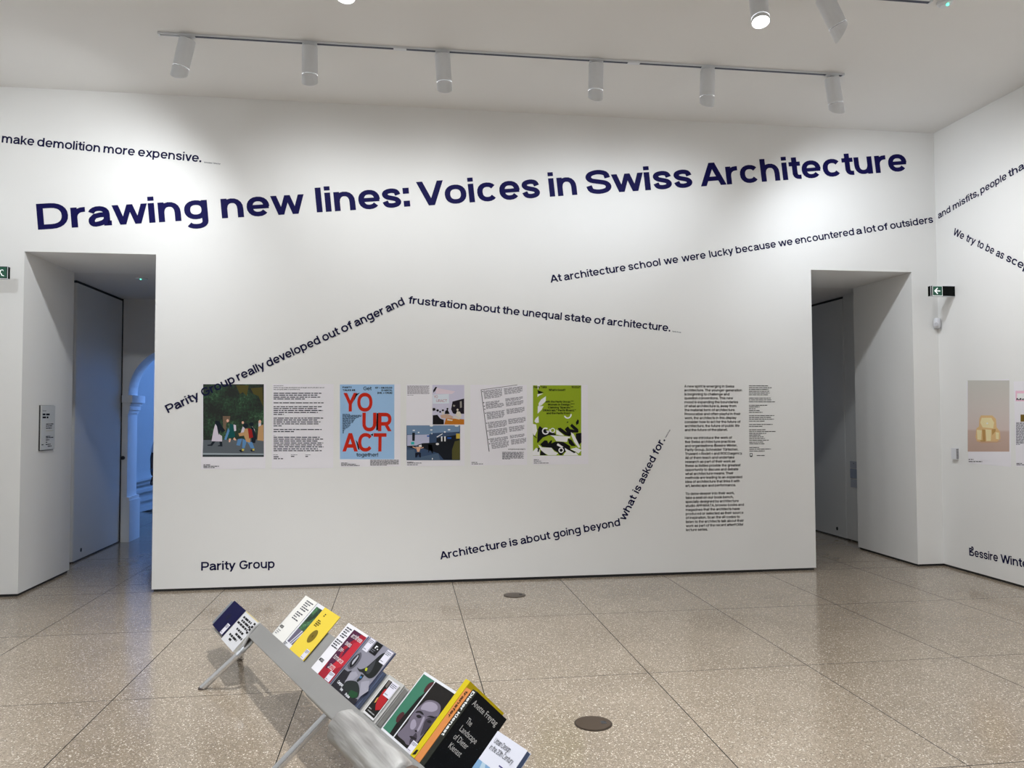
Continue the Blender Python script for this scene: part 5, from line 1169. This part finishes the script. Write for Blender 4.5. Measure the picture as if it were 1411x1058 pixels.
sticker(t, 1.245, 1.300, 0.198, 0.262, n0); sticker(t, 1.446, 1.505, 0.195, 0.258, n0)
btext(t, 'Campus', 1.26, 1.325, 0.024, 0.014, 'e8e8ee', n0, 0.0013, 0.24); btext(t, 'live', 1.325, 1.352, 0.010, 0.012, 'e8e8ee', n0, 0.0013, 0.24); btext(t, 'Pulse', 1.392, 1.442, 0.006, 0.012, 'e8e8ee', n0, 0.0013, 0.24)
t = book('magazine', 'slate blue magazine edge under the grey lamp magazine', 1.20, 1.395, 0.262, -0.0200, 0.008, flat('4c5478'), pages=flat('7078a0'), cat='magazine')
t = book('book', 'short slate blue book behind the lamp magazine', 1.40, 1.530, 0.172, -0.0200, 0.014, flat('4e5870'), pages=flat('6c7690'))
# --- small red book on a grey stack
t = book('book', 'grey white booklet under the small red book', 1.598, 1.752, 0.177, -0.006, 0.006, flat('bcbab6'), pages=flat('a8a6a0'))
t = book('book', 'pale grey book, thickest of the small stack under the red book', 1.600, 1.755, 0.172, -0.0125, 0.020, flat('c4c2be'), pages=flat('b2b0aa'))
t = book('book', 'small book with red figure on black cover and white sticker', 1.628, 1.736, 0.165, 0.0, 0.0055, flat('e0dede'), pages=flat('d6d4ce'), e0=0.004)
art(t, 'black_picture', '15130f', [R4(1.634, 1.731, 0.012, 0.160)], 0.0, 0.0005)
art(t, 'red_figure', 'b01c24', [[(1.655, 0.118), (1.668, 0.128), (1.690, 0.105), (1.728, 0.095), (1.728, 0.05), (1.70, 0.038), (1.675, 0.055), (1.66, 0.08)]], 0.0, 0.0007)
art(t, 'grey_corner', '6c6460', [[(1.640, 0.160), (1.662, 0.160), (1.662, 0.128), (1.645, 0.132)]], 0.0, 0.0007); art(t, 'ochre_patch', 'd09c50', [[(1.650, 0.078), (1.658, 0.084), (1.664, 0.062), (1.656, 0.056)]], 0.0, 0.0008)
blines(t, 'cover_text', 'a8a8a8', [(0.030, 1.645, 1.67), (0.020, 1.650, 1.72)], 0.004, 0.0, 0.0008, 9)
sticker(t, 1.672, 1.733, 0.100, 0.163, 0.0)
# --- portrait book
n0 = 0.0
t = book('book', 'green book with a black and white portrait on its cover', 1.822, 2.107, 0.262, n0, 0.016, flat('e4e4e8'), pages=flat('c8c8d0'))
art(t, 'green_panel', '3c7860', [R4(1.829, 1.926, 0.008, 0.252)], n0, 0.0005)
PV = lambda pts: fromview(520, 910, 6.414, 0.0, pts)
art(t, 'dark_hair_block', '14100f', [[(1.9255, 0.215), (1.905, 0.17), (1.898, 0.10), (1.888, 0.05), (1.894, 0.008), (1.9255, 0.008)]], n0, 0.0007)
art(t, 'dark_red_hair', '4a2226', [PV([(500, 190), (460, 200), (425, 240), (410, 280), (440, 270), (490, 215)]), PV([(230, 455), (205, 465), (175, 500), (165, 540), (185, 545), (215, 510), (240, 475)])], n0, 0.0009)
art(t, 'portrait_ground', '15110f', [R4(1.934, 2.100, 0.008, 0.252)], n0, 0.0005)
art(t, 'portrait_face', '6e6674', [PV([(440, 352), (500, 355), (545, 380), (562, 420), (545, 480), (500, 545), (440, 610), (380, 690), (330, 745), (262, 745), (236, 710), (178, 655), (225, 600), (270, 545), (292, 500), (345, 430), (395, 385)])], n0, 0.0007)
art(t, 'portrait_light_planes', '9c94a4', [PV([(430, 372), (485, 368), (528, 395), (530, 435), (480, 455), (420, 440), (385, 430), (400, 395)]), PV([(318, 520), (338, 528), (345, 575), (318, 610), (292, 600), (296, 550)]), PV([(405, 500), (420, 510), (385, 590), (360, 630), (352, 615), (375, 570)])], n0, 0.0009)
art(t, 'portrait_shadow_planes', '3e3742', [PV([(430, 520), (500, 500), (530, 500), (470, 575), (400, 655), (380, 660), (400, 600)]), PV([(318, 665), (345, 640), (350, 690), (320, 740), (285, 745), (290, 700)])], n0, 0.0010)
art(t, 'portrait_brows', '1a161a', [PV([(338, 462), (360, 445), (392, 450), (412, 478), (400, 480), (372, 462)]), PV([(438, 500), (470, 488), (508, 500), (500, 512), (468, 502)])], n0, 0.0012)
art(t, 'portrait_eyes', '1c181e', [PV([(345, 490), (368, 480), (392, 495), (385, 508), (360, 508)]), PV([(440, 535), (465, 528), (482, 540), (470, 555), (448, 550)])], n0, 0.0013)
art(t, 'portrait_nostril_and_mouth', '1c161c', [PV([(333, 615), (350, 618), (352, 632), (335, 630)]), PV([(285, 670), (305, 668), (330, 680), (350, 695), (325, 700), (300, 690)])], n0, 0.0013)
sticker(t, 2.052, 2.098, 0.004, 0.044, n0)
# --- spines: books standing with the spine outwards
def upright(label, s0, s1, e1, n1, depth, m_spine, m_side, m_pages=M_PAGES):
    t_ = empty('book', W(s0, 0, n1), label, 'book', 'books and magazines on the bench'); k = 0.002
    BG().slab(s0, s1, 0.0, e1, n1 - k, n1).obj('spine', m_spine, t_)
    BG().slab(s0, s0 + k, 0.0, e1, n1 - depth, n1 - k).obj('back_cover', m_side, t_)
    BG().slab(s1 - k, s1, 0.0, e1, n1 - depth, n1 - k).obj('front_cover', m_side, t_)
    BG().slab(s0 + k, s1 - k, 0.003, e1 - 0.003, n1 - depth + 0.004, n1 - k).obj('page_block', m_pages, t_)
    return t_
t = upright('tall bright yellow book with its spine outwards, left of the orange book', 2.095, 2.128, 0.318, 0.004, 0.205, flat('d6c014'), flat('c8b010'))
art(t, 'black_mark', '14120c', [[(2.103, 0.004), (2.122, 0.012), (2.120, 0.030), (2.108, 0.026)]], 0.004, 0.0006)
t = upright('orange book with the spine title transfer', 2.1295, 2.168, 0.293, 0.003, 0.20, flat('d8894a'), flat('7c2414'))
def spine_text(t_, txt, s_mid, e_a, e_b, cap, col, n1, weight=0.2):
    # reads down the spine
    A = W(s_mid - cap / 2, e_a, n1); B = W(s_mid - cap / 2, e_b, n1)
    return text_on('spine_title', txt, A, B, cap, N_, flat(col), t_, weight, 0.0008)
spine_text(t, 'transfer', 2.149, 0.283, 0.175, 0.016, '3c2410', 0.003)
t = upright('thick black book The Landscape of Dieter Kienast with white titles', 2.1695, 2.200, 0.300, 0.002, 0.175, flat('24261e'), flat('0c1016'))
spine_text(t, 'Dieter Kienast', 2.184, 0.294, 0.115, 0.016, 'f0f0ec', 0.002, 0.24)
# cover of the black book faces along the bench
nc = U
def CP(dn, e_, lift=0.0): return W(2.200 + lift, e_, 0.002 - dn)
def ctext(txt, d0, d1, e_, cap):
    A = CP(d0, e_); B = CP(d1, e_); return text_on('cover_title', txt, A, B, cap, nc, flat('e6e8e6'), t, 0.1, 0.0008, humanist=True)
ctext('Anette Freytag', 0.012, 0.150, 0.255, 0.022)
ctext('The', 0.035, 0.062, 0.196, 0.022); ctext('Landscape', 0.032, 0.122, 0.163, 0.022); ctext('of Dieter', 0.030, 0.104, 0.130, 0.022); ctext('Kienast', 0.036, 0.100, 0.097, 0.022)
rnd = random.Random(5); g_ = G()
for k in range(150):
    d_, e_ = rnd.uniform(0.004, 0.168), rnd.uniform(0.004, 0.235); r = rnd.uniform(0.0008, 0.0026)
    g_.add([CP(d_, e_, 0.0004), CP(d_ + r * 2, e_ + r * 0.4, 0.0004), CP(d_ + r * 1.6, e_ + r * 1.6, 0.0004)], [(0, 1, 2)])
g_.obj('cover_speckle', flat('223440'), t)['kind'] = 'stuff'
# --- urban design book
n0 = 0.0
t = book('book', 'white book Urban Design in the 20th Century at the near end', 2.424, 2.603, 0.229, n0, 0.019, flat('e0e0ea'), pages=flat('5c6c90'))
btext(t, 'Urban Design', 2.440, 2.535, 0.192, 0.017, '26262c', n0, 0.0008, 0.13); btext(t, 'in the 20th Century', 2.440, 2.578, 0.168, 0.017, '26262c', n0, 0.0008, 0.13)
art(t, 'sky_picture', '7ea4c8', [R4(2.424, 2.50, 0.0, 0.125)], n0, 0.0005); art(t, 'cloud', 'b4cad8', [[(2.45, 0.125), (2.47, 0.125), (2.50, 0.09), (2.50, 0.07), (2.46, 0.09)]], n0, 0.0007); art(t, 'dark_roof', '141820', [[(2.452, 0.085), (2.47, 0.080), (2.47, 0.0), (2.44, 0.0)]], n0, 0.0009)
blines(t, 'list_text', '3c3470', [(0.143 - k * 0.011, 2.530, 2.568) for k in range(8)], 0.004, n0, 0.0008, 2)

# ------------------------------------------------------------------ visitor in the stair hall
def skin_mesh(name, verts, edges, radii, m, parent, sub=2, rootv=0):
    me = bpy.data.meshes.new(name); me.from_pydata(verts, edges, [])
    o = bpy.data.objects.new(name, me); COL.objects.link(o)
    o.modifiers.new('skin', 'SKIN'); sm = o.modifiers.new('sub', 'SUBSURF'); sm.levels = sub; sm.render_levels = sub
    for i, r in enumerate(radii):
        v = me.skin_vertices[0].data[i]; v.radius = (r, r) if not isinstance(r, tuple) else r; v.use_root = (i == rootv)
    dg = bpy.context.evaluated_depsgraph_get(); me2 = bpy.data.meshes.new_from_object(o.evaluated_get(dg))
    me2.materials.clear(); me2.materials.append(m)
    for p in me2.polygons: p.use_smooth = True
    COL.objects.unlink(o); bpy.data.objects.remove(o)
    r_ = bpy.data.objects.new(name, me2); COL.objects.link(r_); r_.parent = parent
    return r_
px, py, ps = -3.27, 4.3, 0.84
t = empty('person', (px, py, 0), 'person in a white t-shirt standing beyond the left arch, arm showing', 'person')
def sc(v): return tuple(c * ps for c in v)
V = [(0, 0, 0.93), (0, 0, 1.12), (0, 0, 1.32), (0, 0, 1.46), (0, -0.01, 1.54),
     (-0.17, 0, 1.38), (-0.235, -0.01, 1.12), (-0.21, -0.10, 0.90), (-0.18, -0.15, 0.83),
     (0.17, 0, 1.38), (0.22, 0.0, 1.12), (0.20, -0.10, 0.90), (0.18, -0.14, 0.83),
     (-0.10, 0, 0.86), (-0.10, -0.01, 0.48), (-0.10, 0.02, 0.08), (-0.10, -0.12, 0.035),
     (0.10, 0, 0.86), (0.10, -0.01, 0.48), (0.10, 0.02, 0.08), (0.10, -0.12, 0.035)]
Ed = [(0, 1), (1, 2), (2, 3), (3, 4), (2, 5), (5, 6), (6, 7), (7, 8), (2, 9), (9, 10), (10, 11), (11, 12), (0, 13), (13, 14), (14, 15), (15, 16), (0, 17), (17, 18), (18, 19), (19, 20)]
Rr = [.15, .13, .15, .055, .05, .055, .043, .032, .03, .055, .043, .032, .03, .09, .06, .045, .04, .09, .06, .045, .04]
skin_mesh('body', [sc(v) for v in V], Ed, [r * ps for r in Rr], M_SKIN, t)
skin_mesh('head', [sc(v) for v in ((0, 0, 1.50), (0, -0.015, 1.60), (0, 0, 1.70))], [(0, 1), (1, 2)], [.055 * ps, .085 * ps, .085 * ps], M_SKIN, t)
skin_mesh('hair', [sc(v) for v in ((0, 0.04, 1.33), (0, 0.045, 1.50), (0, 0.03, 1.66), (0, 0.01, 1.73))], [(0, 1), (1, 2), (2, 3)], [.09 * ps, .10 * ps, .105 * ps, .08 * ps], M_HAIR, t)
skin_mesh('t_shirt', [sc(v) for v in ((0, 0, 0.95), (0, 0, 1.12), (0, 0, 1.34), (0, 0, 1.43), (-0.17, 0, 1.38), (-0.228, -0.005, 1.18), (0.17, 0, 1.38), (0.218, 0, 1.18))],
          [(0, 1), (1, 2), (2, 3), (2, 4), (4, 5), (2, 6), (6, 7)], [r * ps for r in (.165, .148, .165, .07, .072, .062, .072, .062)], M_TEE, t)
skin_mesh('trousers', [sc(v) for v in ((0, 0, 0.92), (-0.10, 0, 0.84), (-0.10, -0.01, 0.48), (-0.10, 0.02, 0.13), (0.10, 0, 0.84), (0.10, -0.01, 0.48), (0.10, 0.02, 0.13))],
          [(0, 1), (1, 2), (2, 3), (0, 4), (4, 5), (5, 6)], [r * ps for r in (.165, .108, .078, .066, .108, .078, .066)], M_TROUSER, t)
for sx in (-0.18, 0.18):   # hands: palm, four fingers, thumb
    vs = [(sx, -0.15, 0.835), (sx * 1.0, -0.165, 0.775)]; es = [(0, 1)]; rs = [.026, .028]
    for k in range(4):
        a = len(vs); dx = (k - 1.5) * 0.019; ln = (0.060, 0.072, 0.068, 0.052)[k]
        vs += [(sx + dx, -0.172, 0.745), (sx + dx, -0.182, 0.745 - ln * 0.6), (sx + dx, -0.172, 0.745 - ln)]; es += [(1, a), (a, a + 1), (a + 1, a + 2)]; rs += [.010, .009, .008]
    a = len(vs); sg = 1 if sx < 0 else -1
    vs += [(sx + sg * 0.035, -0.18, 0.80), (sx + sg * 0.045, -0.19, 0.765)]; es += [(0, a), (a, a + 1)]; rs += [.011, .009]
    skin_mesh('hand', [sc(v) for v in vs], es, [r * ps for r in rs], M_SKIN, t, sub=1)
for sx in (-0.10, 0.10):
    skin_mesh('shoe', [sc(v) for v in ((sx, 0.05, 0.045), (sx, -0.06, 0.045), (sx, -0.16, 0.035))], [(0, 1), (1, 2)], [.045 * ps, .048 * ps, .038 * ps], M_TROUSER, t)

bpy.context.view_layer.update()
